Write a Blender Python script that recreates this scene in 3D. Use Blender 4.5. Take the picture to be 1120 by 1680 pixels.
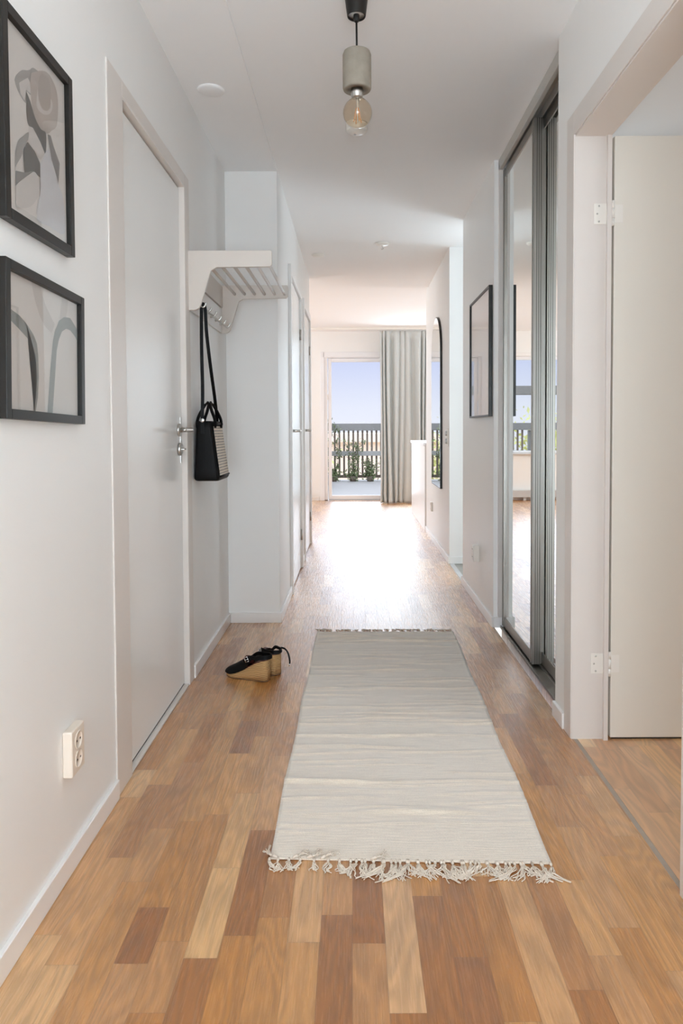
import bpy, bmesh, math, random
from mathutils import Vector, Matrix
R = math.radians
for o in list(bpy.data.objects): bpy.data.objects.remove(o)
scn = bpy.context.scene
col = scn.collection

# ------------------------------------------------------------------ camera
cam_d = bpy.data.cameras.new('camera'); cam = bpy.data.objects.new('camera', cam_d); col.objects.link(cam)
scn.camera = cam
FPX, PITCH, ROLL = 1150.0, R(1.9), R(0.24)
cam_d.sensor_fit = 'AUTO'; cam_d.sensor_width = 36.0; cam_d.lens = FPX / 1680 * 36.0
cam_d.shift_x = (560 - 580.16) / 1680; cam_d.shift_y = (741.15 - 840) / 1680
cam_d.clip_start = 0.05
fwd = Vector((0, math.cos(PITCH), -math.sin(PITCH))); rgt = Vector((1, 0, 0)); upv = rgt.cross(fwd)
r2 = math.cos(ROLL) * rgt - math.sin(ROLL) * upv
u2 = math.sin(ROLL) * rgt + math.cos(ROLL) * upv
m3 = Matrix((r2, u2, -fwd)).transposed()
cam.matrix_world = Matrix.Translation((0, 0, 1.08)) @ m3.to_4x4()

# ------------------------------------------------------------------ world and lights
scn.view_settings.view_transform = 'Standard'; scn.view_settings.look = 'None'
scn.view_settings.gamma = 1.0; scn.view_settings.use_curve_mapping = False
scn.view_settings.exposure = 0.52
try:
    scn.cycles.max_bounces = 14; scn.cycles.diffuse_bounces = 9; scn.cycles.glossy_bounces = 6
    scn.cycles.transparent_max_bounces = 16; scn.cycles.transmission_bounces = 8
    scn.cycles.caustics_reflective = False; scn.cycles.caustics_refractive = False
    scn.cycles.sample_clamp_indirect = 6.0
    scn.cycles.use_denoising = True
except Exception: pass

w = bpy.data.worlds.new('sky'); scn.world = w; w.use_nodes = True
nt = w.node_tree; nt.nodes.clear()
wo = nt.nodes.new('ShaderNodeOutputWorld'); bg = nt.nodes.new('ShaderNodeBackground')
tc = nt.nodes.new('ShaderNodeTexCoord'); sp = nt.nodes.new('ShaderNodeSeparateXYZ'); rp = nt.nodes.new('ShaderNodeValToRGB')
nt.links.new(tc.outputs['Generated'], sp.inputs[0]); nt.links.new(sp.outputs['Z'], rp.inputs[0])
nt.links.new(rp.outputs[0], bg.inputs[0]); nt.links.new(bg.outputs[0], wo.inputs[0])
e = rp.color_ramp.elements
e[0].position = 0.0; e[0].color = (0.80, 0.82, 0.90, 1)
e[1].position = 1.0; e[1].color = (1.9, 2.1, 2.6, 1)
for p_, c_ in ((0.03, (0.76, 0.79, 0.89, 1)), (0.11, (0.56, 0.62, 0.85, 1)), (0.17, (0.75, 0.85, 1.1, 1)), (0.3, (1.7, 1.9, 2.3, 1))):
    x = e.new(p_); x.color = c_
# bright sky band added above the view to light the hall floor, 10 to 32 degrees up, straight ahead of the balcony door
def wmap(src, a, b_, c, d):
    m_ = nt.nodes.new('ShaderNodeMapRange'); m_.interpolation_type = 'SMOOTHSTEP'
    for i_, v_ in zip((1, 2, 3, 4), (a, b_, c, d)): m_.inputs[i_].default_value = v_
    nt.links.new(src, m_.inputs[0]); return m_.outputs[0]
def wmul(p, q):
    m_ = nt.nodes.new('ShaderNodeMath'); m_.operation = 'MULTIPLY'; nt.links.new(p, m_.inputs[0])
    if isinstance(q, float): m_.inputs[1].default_value = q
    else: nt.links.new(q, m_.inputs[1])
    return m_.outputs[0]
SKY_BOOST = 4.5
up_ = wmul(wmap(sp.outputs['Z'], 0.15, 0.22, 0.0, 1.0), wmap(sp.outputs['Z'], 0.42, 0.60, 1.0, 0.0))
hz = wmul(wmul(up_, wmap(sp.outputs['Y'], 0.66, 0.86, 0.0, 1.0)), SKY_BOOST)
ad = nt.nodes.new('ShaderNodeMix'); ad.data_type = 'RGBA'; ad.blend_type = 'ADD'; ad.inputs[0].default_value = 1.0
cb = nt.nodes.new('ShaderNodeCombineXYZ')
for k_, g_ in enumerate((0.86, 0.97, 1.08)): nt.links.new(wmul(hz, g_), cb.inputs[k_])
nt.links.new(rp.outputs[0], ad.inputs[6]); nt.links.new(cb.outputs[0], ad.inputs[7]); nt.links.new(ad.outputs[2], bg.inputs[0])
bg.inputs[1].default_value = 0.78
try: w.cycles.sampling_method = 'MANUAL'; w.cycles.sample_map_resolution = 1024
except Exception: pass

def area(name, loc, aim, sx, sy, power, color=(1, 1, 1)):
    l = bpy.data.lights.new(name, 'AREA'); l.shape = 'RECTANGLE'; l.size = sx; l.size_y = sy; l.energy = power; l.color = color
    o = bpy.data.objects.new(name, l); col.objects.link(o); o.location = loc
    o.rotation_euler = (Vector(loc) - Vector(aim)).to_track_quat('Z', 'Y').to_euler()
    return o
area('fill_behind', (0.02, -1.85, 1.15), (0.02, 3, 5.2), 1.3, 1.8, 72, (0.73, 0.875, 1.0))  # unseen area light added behind the camera to brighten the near hall
area('fill_living_room', (-3.9, 8.6, 1.5), (0, 8.6, 2.1), 3.0, 2.0, 56, (0.77, 0.9, 1.0))  # added fill by the solid left wall, brightens the far room
area('fill_kitchen', (3.9, 8.9, 1.5), (0, 8.6, 2.1), 2.2, 1.8, 36, (0.77, 0.9, 1.0))  # second added fill, out of view, for the far end
area('daylight_bedroom', (3.1, 0.9, 1.6), (0.8, 1.6, 1.0), 1.8, 1.6, 13, (0.79, 0.905, 1.0))
area('fill_side_room', (2.7, 6.35, 1.35), (0.4, 4.9, 1.6), 1.1, 2.1, 36, (0.75, 0.885, 1.0))  # lamp added out of view to lift the middle hall ceiling
area('fill_curtain', (0.86, 9.95, 1.25), (0.80, 0, 1.1), 0.8, 2.2, 16, (0.75, 0.885, 1.0))  # light added in front of the curtain to widen the floor glare
for nm, lc, sx_, sy_ in (('portal_door', (0.0, 10.72, 1.08), 0.86, 2.1), ('portal_window', (-1.51, 10.72, 1.42), 1.5, 1.4)):
    o_ = area(nm, lc, (lc[0], 0, lc[2]), sx_, sy_, 1.0)
    try: o_.data.cycles.is_portal = True
    except Exception: bpy.data.objects.remove(o_)

# ------------------------------------------------------------------ materials
def srgb(r, g, b):
    f = lambda c: (c / 255) / 12.92 if c / 255 <= 0.04045 else ((c / 255 + 0.055) / 1.055) ** 2.4
    return (f(r), f(g), f(b), 1)
def mat(name, c, rough=0.5, metal=0.0, spec=0.5, noise=0.0, nscale=40.0, bump=0.0, bscale=200.0, stretch=None, coat=0.0):
    m = bpy.data.materials.new(name); m.use_nodes = True; n = m.node_tree; b = n.nodes['Principled BSDF']
    b.inputs['Base Color'].default_value = c; b.inputs['Roughness'].default_value = rough
    b.inputs['Metallic'].default_value = metal; b.inputs['Specular IOR Level'].default_value = spec
    b.inputs['Coat Weight'].default_value = coat
    g = n.nodes.new('ShaderNodeNewGeometry'); mp = n.nodes.new('ShaderNodeMapping')
    n.links.new(g.outputs['Position'], mp.inputs[0])
    if stretch: mp.inputs['Scale'].default_value = stretch
    if noise > 0:
        t = n.nodes.new('ShaderNodeTexNoise'); t.inputs['Scale'].default_value = nscale; t.inputs['Detail'].default_value = 4
        n.links.new(mp.outputs[0], t.inputs['Vector'])
        mx = n.nodes.new('ShaderNodeMix'); mx.data_type = 'RGBA'
        mx.inputs[6].default_value = [v * (1 - noise) for v in c[:3]] + [1]
        mx.inputs[7].default_value = [min(1, v * (1 + noise)) for v in c[:3]] + [1]
        n.links.new(t.outputs['Fac'], mx.inputs[0]); n.links.new(mx.outputs[2], b.inputs['Base Color'])
    if bump > 0:
        t2 = n.nodes.new('ShaderNodeTexNoise'); t2.inputs['Scale'].default_value = bscale; t2.inputs['Detail'].default_value = 3
        n.links.new(mp.outputs[0], t2.inputs['Vector'])
        bp = n.nodes.new('ShaderNodeBump'); bp.inputs['Strength'].default_value = bump; bp.inputs['Distance'].default_value = 0.002
        n.links.new(t2.outputs['Fac'], bp.inputs['Height']); n.links.new(bp.outputs[0], b.inputs['Normal'])
    return m
M = {}
M['wall'] = mat('wall_paint', srgb(241, 240, 238), 0.42, spec=0.4, noise=0.008, nscale=6, bump=0.06, bscale=300)
M['ceil'] = mat('ceiling_paint', srgb(247, 247, 247), 0.9, spec=0.2, noise=0.008, nscale=5, bump=0.05, bscale=200)
M['trim'] = mat('trim_paint', srgb(240, 238, 236), 0.35, spec=0.5, noise=0.006, nscale=9, bump=0.02, bscale=80)
M['trimwarm'] = mat('casing_paint', srgb(222, 215, 209), 0.35, spec=0.5, noise=0.006, nscale=9, bump=0.02, bscale=80)
M['door'] = mat('door_lacquer', srgb(239, 239, 237), 0.24, spec=0.5, noise=0.005, nscale=6, bump=0.03, bscale=60)
M['leaf'] = mat('open_door_lacquer', srgb(231, 226, 216), 0.3, spec=0.5, noise=0.005, nscale=6, bump=0.02, bscale=60)
M['rack'] = mat('rack_lacquer', srgb(216, 208, 200), 0.4, noise=0.01, nscale=12)
M['black'] = mat('black_lacquer', srgb(28, 25, 22), 0.36, spec=0.35, noise=0.15, nscale=60)
M['leather'] = mat('black_leather', srgb(15, 14, 14), 0.5, spec=0.15, noise=0.2, nscale=150, bump=0.35, bscale=500)
M['lining'] = mat('oxblood_lining', srgb(84, 30, 22), 0.5, noise=0.2, nscale=100)
M['dark'] = mat('dark_gap', srgb(48, 44, 40), 0.8, noise=0.1)
M['steel'] = mat('brushed_steel', srgb(200, 197, 192), 0.28, metal=1.0, noise=0.04, nscale=200)
M['chrome'] = mat('chrome', srgb(225, 225, 225), 0.1, metal=1.0, noise=0.02)
M['alu'] = mat('satin_aluminium', srgb(160, 156, 150), 0.38, metal=1.0, noise=0.03, nscale=6, stretch=(40, 40, 0.5))
M['aluw'] = mat('light_aluminium', srgb(205, 204, 203), 0.4, metal=0.3, noise=0.02, nscale=30)
M['mirror'] = mat('mirror_glass', srgb(243, 246, 244), 0.012, metal=1.0, noise=0.003, nscale=2)
M['plastic'] = mat('white_plastic', srgb(236, 232, 225), 0.3, noise=0.01, nscale=30)
M['plasticwarm'] = mat('cream_plastic', srgb(234, 222, 208), 0.32, noise=0.01, nscale=30)
M['hole'] = mat('socket_hole', srgb(58, 55, 52), 0.6, noise=0.1)
M['concrete'] = mat('concrete', srgb(150, 142, 130), 0.85, spec=0.2, noise=0.22, nscale=28, bump=0.4, bscale=160)
M['cord'] = mat('black_cord', srgb(20, 19, 18), 0.55, noise=0.1)
M['cotton'] = mat('cotton_thread', srgb(224, 211, 196), 0.9, spec=0.1, noise=0.1, nscale=300)
M['railgrey'] = mat('painted_rail', srgb(130, 127, 120), 0.7, noise=0.12, nscale=12, stretch=(1, 1, 6))
M['railmid'] = mat('weathered_rail', srgb(168, 166, 158), 0.75, noise=0.1, nscale=20)
M['slat'] = mat('stained_slat', srgb(118, 104, 90), 0.8, noise=0.15, nscale=20)
M['deck'] = mat('grey_decking', srgb(152, 147, 138), 0.7, noise=0.14, nscale=4, stretch=(0.6, 6, 1), bump=0.2, bscale=30)
M['leafgreen'] = mat('vine_leaf', srgb(104, 114, 72), 0.6, noise=0.5, nscale=9)
M['leafyellow'] = mat('yellow_leaf', srgb(196, 194, 120), 0.6, noise=0.3, nscale=5)
M['facade'] = mat('peach_facade', srgb(252, 226, 204), 0.9, noise=0.06, nscale=1)
M['ground'] = mat('distant_ground', srgb(200, 196, 176), 0.95, noise=0.2, nscale=0.5)
M['winframe'] = mat('window_paint', srgb(238, 238, 240), 0.35, noise=0.01, nscale=20)
M['jutesole'] = mat('rubber_outsole', srgb(86, 56, 36), 0.7, noise=0.1)
M['paper'] = mat('print_paper', srgb(220, 213, 207), 0.6, noise=0.015, nscale=20)
M['mat_board'] = mat('white_mat_board', srgb(228, 229, 230), 0.6, noise=0.01, nscale=20)
M['convector'] = mat('convector_enamel', srgb(196, 196, 196), 0.4, noise=0.02)
def flat(name, c): return mat(name, srgb(*c), 0.6, noise=0.04, nscale=70)

def glass_mat(name, tint=(1, 1, 1, 1), refl=1.0, rough=0.0):
    m = bpy.data.materials.new(name); m.use_nodes = True; n = m.node_tree; n.nodes.clear()
    o = n.nodes.new('ShaderNodeOutputMaterial'); mx = n.nodes.new('ShaderNodeMixShader')
    tr = n.nodes.new('ShaderNodeBsdfTransparent'); gl = n.nodes.new('ShaderNodeBsdfGlossy'); fr = n.nodes.new('ShaderNodeLayerWeight'); fr.inputs['Blend'].default_value = 0.5
    pw = n.nodes.new('ShaderNodeMath'); pw.operation = 'POWER'; pw.inputs[1].default_value = 5.0
    mu = n.nodes.new('ShaderNodeMath'); mu.operation = 'MULTIPLY_ADD'; mu.inputs[1].default_value = 0.92 * refl; mu.inputs[2].default_value = 0.04 * refl
    tr.inputs[0].default_value = tint; gl.inputs['Roughness'].default_value = rough
    n.links.new(fr.outputs['Facing'], pw.inputs[0]); n.links.new(pw.outputs[0], mu.inputs[0]); n.links.new(mu.outputs[0], mx.inputs[0])
    n.links.new(tr.outputs[0], mx.inputs[1]); n.links.new(gl.outputs[0], mx.inputs[2]); n.links.new(mx.outputs[0], o.inputs[0])
    return m
M['pane'] = glass_mat('window_glass', (0.98, 0.985, 1, 1), 0.03)
M['picglass'] = glass_mat('picture_glass', (0.98, 0.98, 0.98, 1), 0.9, 0.01)
M['bulb'] = glass_mat('amber_bulb_glass', (0.93, 0.86, 0.76, 1), 1.2, 0.01)
M['filament'] = mat('filament', srgb(226, 160, 96), 0.4, noise=0.05)

# parquet floor: 69 mm strips of staggered random lengths
def parquet(name, seed, stops, rough=0.3):
    m = bpy.data.materials.new(name); m.use_nodes = True; n = m.node_tree; N = n.nodes; L = n.links
    b = N['Principled BSDF']
    def mth(op, a, bb=None, c=None):
        x = N.new('ShaderNodeMath'); x.operation = op
        for i, v in enumerate((a, bb, c)):
            if v is None: continue
            if isinstance(v, (int, float)): x.inputs[i].default_value = v
            else: L.new(v, x.inputs[i])
        return x.outputs[0]
    def wn(a, bb, c):
        cx = N.new('ShaderNodeCombineXYZ')
        for i, v in enumerate((a, bb, c)):
            if isinstance(v, (int, float)): cx.inputs[i].default_value = v
            else: L.new(v, cx.inputs[i])
        w_ = N.new('ShaderNodeTexWhiteNoise'); w_.noise_dimensions = '3D'; L.new(cx.outputs[0], w_.inputs['Vector']); return w_
    g = N.new('ShaderNodeNewGeometry'); s = N.new('ShaderNodeSeparateXYZ'); L.new(g.outputs['Position'], s.inputs[0])
    X, Y = s.outputs['X'], s.outputs['Y']
    xs = mth('DIVIDE', mth('ADD', X, 10.012), 0.069); ci = mth('FLOOR', xs); cf = mth('FRACT', xs)
    off = wn(ci, seed, 1.3).outputs['Value']
    u = mth('ADD', mth('DIVIDE', mth('ADD', Y, 20), 0.36), mth('MULTIPLY', off, 9.7))
    k = mth('FLOOR', u); f = mth('FRACT', u)
    j = mth('MULTIPLY', wn(ci, k, seed + 5).outputs['Value'], 0.62)
    less = mth('LESS_THAN', f, j)
    idk = mth('SUBTRACT', k, less)
    rnd = wn(ci, idk, seed + 11); rv = rnd.outputs['Value']; rc = rnd.outputs['Color']
    # base tone
    ramp = N.new('ShaderNodeValToRGB'); ramp.color_ramp.interpolation = 'LINEAR'
    el = ramp.color_ramp.elements
    el[0].position = stops[0][0]; el[0].color = srgb(*stops[0][1]); el[1].position = stops[-1][0]; el[1].color = srgb(*stops[-1][1])
    for p_, c_ in stops[1:-1]:
        x = el.new(p_); x.color = srgb(*c_)
    L.new(rv, ramp.inputs[0])
    # grain: distorted bands along the strip plus pores
    cx = N.new('ShaderNodeCombineXYZ')
    L.new(mth('MULTIPLY', X, 1.0), cx.inputs[0]); L.new(mth('MULTIPLY', Y, 0.16), cx.inputs[1]); L.new(mth('MULTIPLY', rv, 37.0), cx.inputs[2])
    n1 = N.new('ShaderNodeTexNoise'); n1.inputs['Scale'].default_value = 11; n1.inputs['Detail'].default_value = 1.5; n1.inputs['Distortion'].default_value = 0.3
    L.new(cx.outputs[0], n1.inputs['Vector'])
    bands = mth('SINE', mth('MULTIPLY', n1.outputs['Fac'], 75.0))
    bands = mth('MULTIPLY_ADD', bands, 0.5, 0.5)
    n2 = N.new('ShaderNodeTexNoise'); n2.inputs['Scale'].default_value = 260; n2.inputs['Detail'].default_value = 5
    cx2 = N.new('ShaderNodeCombineXYZ'); L.new(X, cx2.inputs[0]); L.new(mth('MULTIPLY', Y, 0.035), cx2.inputs[1]); L.new(rv, cx2.inputs[2])
    L.new(cx2.outputs[0], n2.inputs['Vector'])
    n3 = N.new('ShaderNodeTexNoise'); n3.inputs['Scale'].default_value = 7; n3.inputs['Detail'].default_value = 3
    cx3 = N.new('ShaderNodeCombineXYZ'); L.new(mth('MULTIPLY', X, 2.2), cx3.inputs[0]); L.new(mth('MULTIPLY', Y, 0.8), cx3.inputs[1]); L.new(mth('MULTIPLY', rv, 91.0), cx3.inputs[2])
    L.new(cx3.outputs[0], n3.inputs['Vector'])
    v = mth('MULTIPLY_ADD', bands, 0.24, 0.87)
    v = mth('ADD', v, mth('MULTIPLY', mth('SUBTRACT', n2.outputs['Fac'], 0.5), 0.24))
    v = mth('ADD', v, mth('MULTIPLY', mth('SUBTRACT', n3.outputs['Fac'], 0.5), 0.42))
    # joints
    ex = mth('MINIMUM', cf, mth('SUBTRACT', 1.0, cf)); jx = mth('LESS_THAN', ex, 0.011)
    ey = mth('ABSOLUTE', mth('SUBTRACT', f, j)); jy = mth('LESS_THAN', ey, 0.0022)
    jn = mth('MAXIMUM', jx, jy)
    v = mth('MULTIPLY', v, mth('SUBTRACT', 1.0, mth('MULTIPLY', jn, 0.22)))
    hs = N.new('ShaderNodeHueSaturation'); L.new(v, hs.inputs['Value']); L.new(ramp.outputs[0], hs.inputs['Color'])
    sc = N.new('ShaderNodeSeparateColor'); L.new(rc, sc.inputs[0])
    L.new(mth('MULTIPLY_ADD', sc.outputs[0], 0.006, 0.496), hs.inputs['Hue'])
    L.new(mth('MULTIPLY_ADD', sc.outputs[1], 0.14, 1.13), hs.inputs['Saturation'])
    L.new(hs.outputs[0], b.inputs['Base Color'])
    b.inputs['Specular IOR Level'].default_value = 0.5
    b.inputs['Coat Weight'].default_value = 1.0; b.inputs['Coat Roughness'].default_value = 0.40; b.inputs['Coat IOR'].default_value = 2.1
    L.new(mth('MULTIPLY_ADD', n2.outputs['Fac'], 0.10, rough - 0.05), b.inputs['Roughness'])
    bp = N.new('ShaderNodeBump'); bp.inputs['Strength'].default_value = 1.1; bp.inputs['Distance'].default_value = 0.001
    L.new(bp.outputs[0], b.inputs['Coat Normal'])
    L.new(mth('SUBTRACT', n2.outputs['Fac'], mth('MULTIPLY', jn, 0.15)), bp.inputs['Height']); L.new(bp.outputs[0], b.inputs['Normal'])
    return m
STOPS = [(0.0, (148, 104, 70)), (0.14, (170, 124, 84)), (0.38, (182, 136, 95)), (0.62, (192, 147, 105)), (0.84, (203, 159, 119)), (1.0, (218, 181, 143))]
M['floor'] = parquet('oak_parquet', 3.0, STOPS, 0.27)
M['floor2'] = parquet('oak_parquet_bedroom', 17.0, [(0.0, (190, 148, 112)), (0.4, (208, 168, 132)), (0.75, (218, 180, 142)), (1.0, (232, 200, 162))], 0.33)

# rug: pale melange cotton with weft threads across
def rug_mat():
    m = bpy.data.materials.new('woven_cotton'); m.use_nodes = True; n = m.node_tree; N = n.nodes; L = n.links; b = N['Principled BSDF']
    g = N.new('ShaderNodeNewGeometry'); mp = N.new('ShaderNodeMapping'); mp.inputs['Scale'].default_value = (14, 240, 1); L.new(g.outputs['Position'], mp.inputs[0])
    t = N.new('ShaderNodeTexNoise'); t.inputs['Scale'].default_value = 1.0; t.inputs['Detail'].default_value = 5; L.new(mp.outputs[0], t.inputs['Vector'])
    t2 = N.new('ShaderNodeTexNoise'); t2.inputs['Scale'].default_value = 420; t2.inputs['Detail'].default_value = 2; L.new(g.outputs['Position'], t2.inputs['Vector'])
    ad = N.new('ShaderNodeMath'); ad.operation = 'ADD'; L.new(t.outputs['Fac'], ad.inputs[0]); L.new(t2.outputs['Fac'], ad.inputs[1])
    hf = N.new('ShaderNodeMath'); hf.operation = 'MULTIPLY'; hf.inputs[1].default_value = 0.5; L.new(ad.outputs[0], hf.inputs[0])
    r = N.new('ShaderNodeValToRGB'); r.color_ramp.elements[0].position = 0.3; r.color_ramp.elements[0].color = srgb(208, 194, 178)
    r.color_ramp.elements[1].position = 0.62; r.color_ramp.elements[1].color = srgb(242, 228, 210); L.new(hf.outputs[0], r.inputs[0])
    L.new(r.outputs[0], b.inputs['Base Color']); b.inputs['Roughness'].default_value = 0.95; b.inputs['Specular IOR Level'].default_value = 0.1
    b.inputs['Sheen Weight'].default_value = 1.0; b.inputs['Sheen Roughness'].default_value = 0.45
    wv = N.new('ShaderNodeTexWave'); wv.bands_direction = 'Y'; wv.inputs['Scale'].default_value = 90; wv.inputs['Distortion'].default_value = 1.0; L.new(g.outputs['Position'], wv.inputs['Vector'])
    a2 = N.new('ShaderNodeMath'); a2.operation = 'ADD'; L.new(wv.outputs['Fac'], a2.inputs[0]); L.new(t2.outputs['Fac'], a2.inputs[1])
    bp = N.new('ShaderNodeBump'); bp.inputs['Strength'].default_value = 0.5; bp.inputs['Distance'].default_value = 0.0015
    L.new(a2.outputs[0], bp.inputs['Height']); L.new(bp.outputs[0], b.inputs['Normal'])
    return m
M['rug'] = rug_mat()
def curtain_mat():
    m = bpy.data.materials.new('sheer_linen'); m.use_nodes = True; n = m.node_tree; N = n.nodes; L = n.links; b = N['Principled BSDF']; out = N['Material Output']
    g = N.new('ShaderNodeNewGeometry'); mp = N.new('ShaderNodeMapping'); mp.inputs['Scale'].default_value = (60, 60, 8); L.new(g.outputs['Position'], mp.inputs[0])
    t = N.new('ShaderNodeTexNoise'); t.inputs['Scale'].default_value = 4; L.new(mp.outputs[0], t.inputs['Vector'])
    r = N.new('ShaderNodeValToRGB'); r.color_ramp.elements[0].color = srgb(214, 216, 214); r.color_ramp.elements[1].color = srgb(226, 228, 226); L.new(t.outputs['Fac'], r.inputs[0])
    L.new(r.outputs[0], b.inputs['Base Color']); b.inputs['Roughness'].default_value = 0.9; b.inputs['Specular IOR Level'].default_value = 0.1
    tl = N.new('ShaderNodeBsdfTranslucent'); tl.inputs[0].default_value = srgb(226, 229, 226); mx = N.new('ShaderNodeMixShader'); mx.inputs[0].default_value = 0.3
    L.new(b.outputs[0], mx.inputs[1]); L.new(tl.outputs[0], mx.inputs[2]); L.new(mx.outputs[0], out.inputs[0])
    return m
M['curtain'] = curtain_mat()
def wave_mat(name, c1, c2, scale, dist, direction='Z', rough=0.85, bump=0.6):
    m = bpy.data.materials.new(name); m.use_nodes = True; n = m.node_tree; N = n.nodes; L = n.links; b = N['Principled BSDF']
    tcx = N.new('ShaderNodeTexCoord')
    wv = N.new('ShaderNodeTexWave'); wv.bands_direction = direction; wv.inputs['Scale'].default_value = scale; wv.inputs['Distortion'].default_value = dist
    wv.inputs['Detail'].default_value = 2; wv.inputs['Detail Scale'].default_value = 0.6
    L.new(tcx.outputs['Object'], wv.inputs['Vector'])
    r = N.new('ShaderNodeValToRGB'); r.color_ramp.elements[0].color = c1; r.color_ramp.elements[1].color = c2; L.new(wv.outputs['Fac'], r.inputs[0])
    L.new(r.outputs[0], b.inputs['Base Color']); b.inputs['Roughness'].default_value = rough; b.inputs['Specular IOR Level'].default_value = 0.2
    bp = N.new('ShaderNodeBump'); bp.inputs['Strength'].default_value = bump; bp.inputs['Distance'].default_value = 0.002
    L.new(wv.outputs['Fac'], bp.inputs['Height']); L.new(bp.outputs[0], b.inputs['Normal'])
    return m
M['jute'] = wave_mat('jute_wedge', srgb(160, 122, 80), srgb(206, 168, 118), 42, 3.0)
def cane_mat():
    m = bpy.data.materials.new('woven_cane'); m.use_nodes = True; n = m.node_tree; N = n.nodes; L = n.links; b = N['Principled BSDF']
    g = N.new('ShaderNodeNewGeometry'); s = N.new('ShaderNodeSeparateXYZ'); L.new(g.outputs['Position'], s.inputs[0])
    def mth(op, a, bb=None):
        x = N.new('ShaderNodeMath'); x.operation = op
        for i, v in enumerate((a, bb)):
            if v is None: continue
            if isinstance(v, (int, float)): x.inputs[i].default_value = v
            else: L.new(v, x.inputs[i])
        return x.outputs[0]
    row = mth('MULTIPLY', s.outputs['Z'], 1 / 0.0125); ri = mth('FLOOR', row); rf = mth('FRACT', row)
    yy = mth('ADD', mth('MULTIPLY', s.outputs['Y'], 1 / 0.017), mth('MULTIPLY', ri, 0.5)); yf = mth('FRACT', yy)
    hole = mth('MULTIPLY', mth('GREATER_THAN', rf, 0.52), mth('GREATER_THAN', yf, 0.42))
    t = N.new('ShaderNodeTexNoise'); t.inputs['Scale'].default_value = 90; L.new(g.outputs['Position'], t.inputs['Vector'])
    r = N.new('ShaderNodeValToRGB'); r.color_ramp.elements[0].color = srgb(196, 170, 138); r.color_ramp.elements[1].color = srgb(242, 232, 216); L.new(t.outputs['Fac'], r.inputs[0])
    mx = N.new('ShaderNodeMix'); mx.data_type = 'RGBA'; L.new(hole, mx.inputs[0]); L.new(r.outputs[0], mx.inputs[6]); mx.inputs[7].default_value = srgb(34, 28, 24)
    L.new(mx.outputs[2], b.inputs['Base Color']); b.inputs['Roughness'].default_value = 0.45
    bp = N.new('ShaderNodeBump'); bp.inputs['Strength'].default_value = 0.7; bp.inputs['Distance'].default_value = 0.002; bp.invert = True
    L.new(hole, bp.inputs['Height']); L.new(bp.outputs[0], b.inputs['Normal'])
    return m
M['cane'] = cane_mat()

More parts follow.
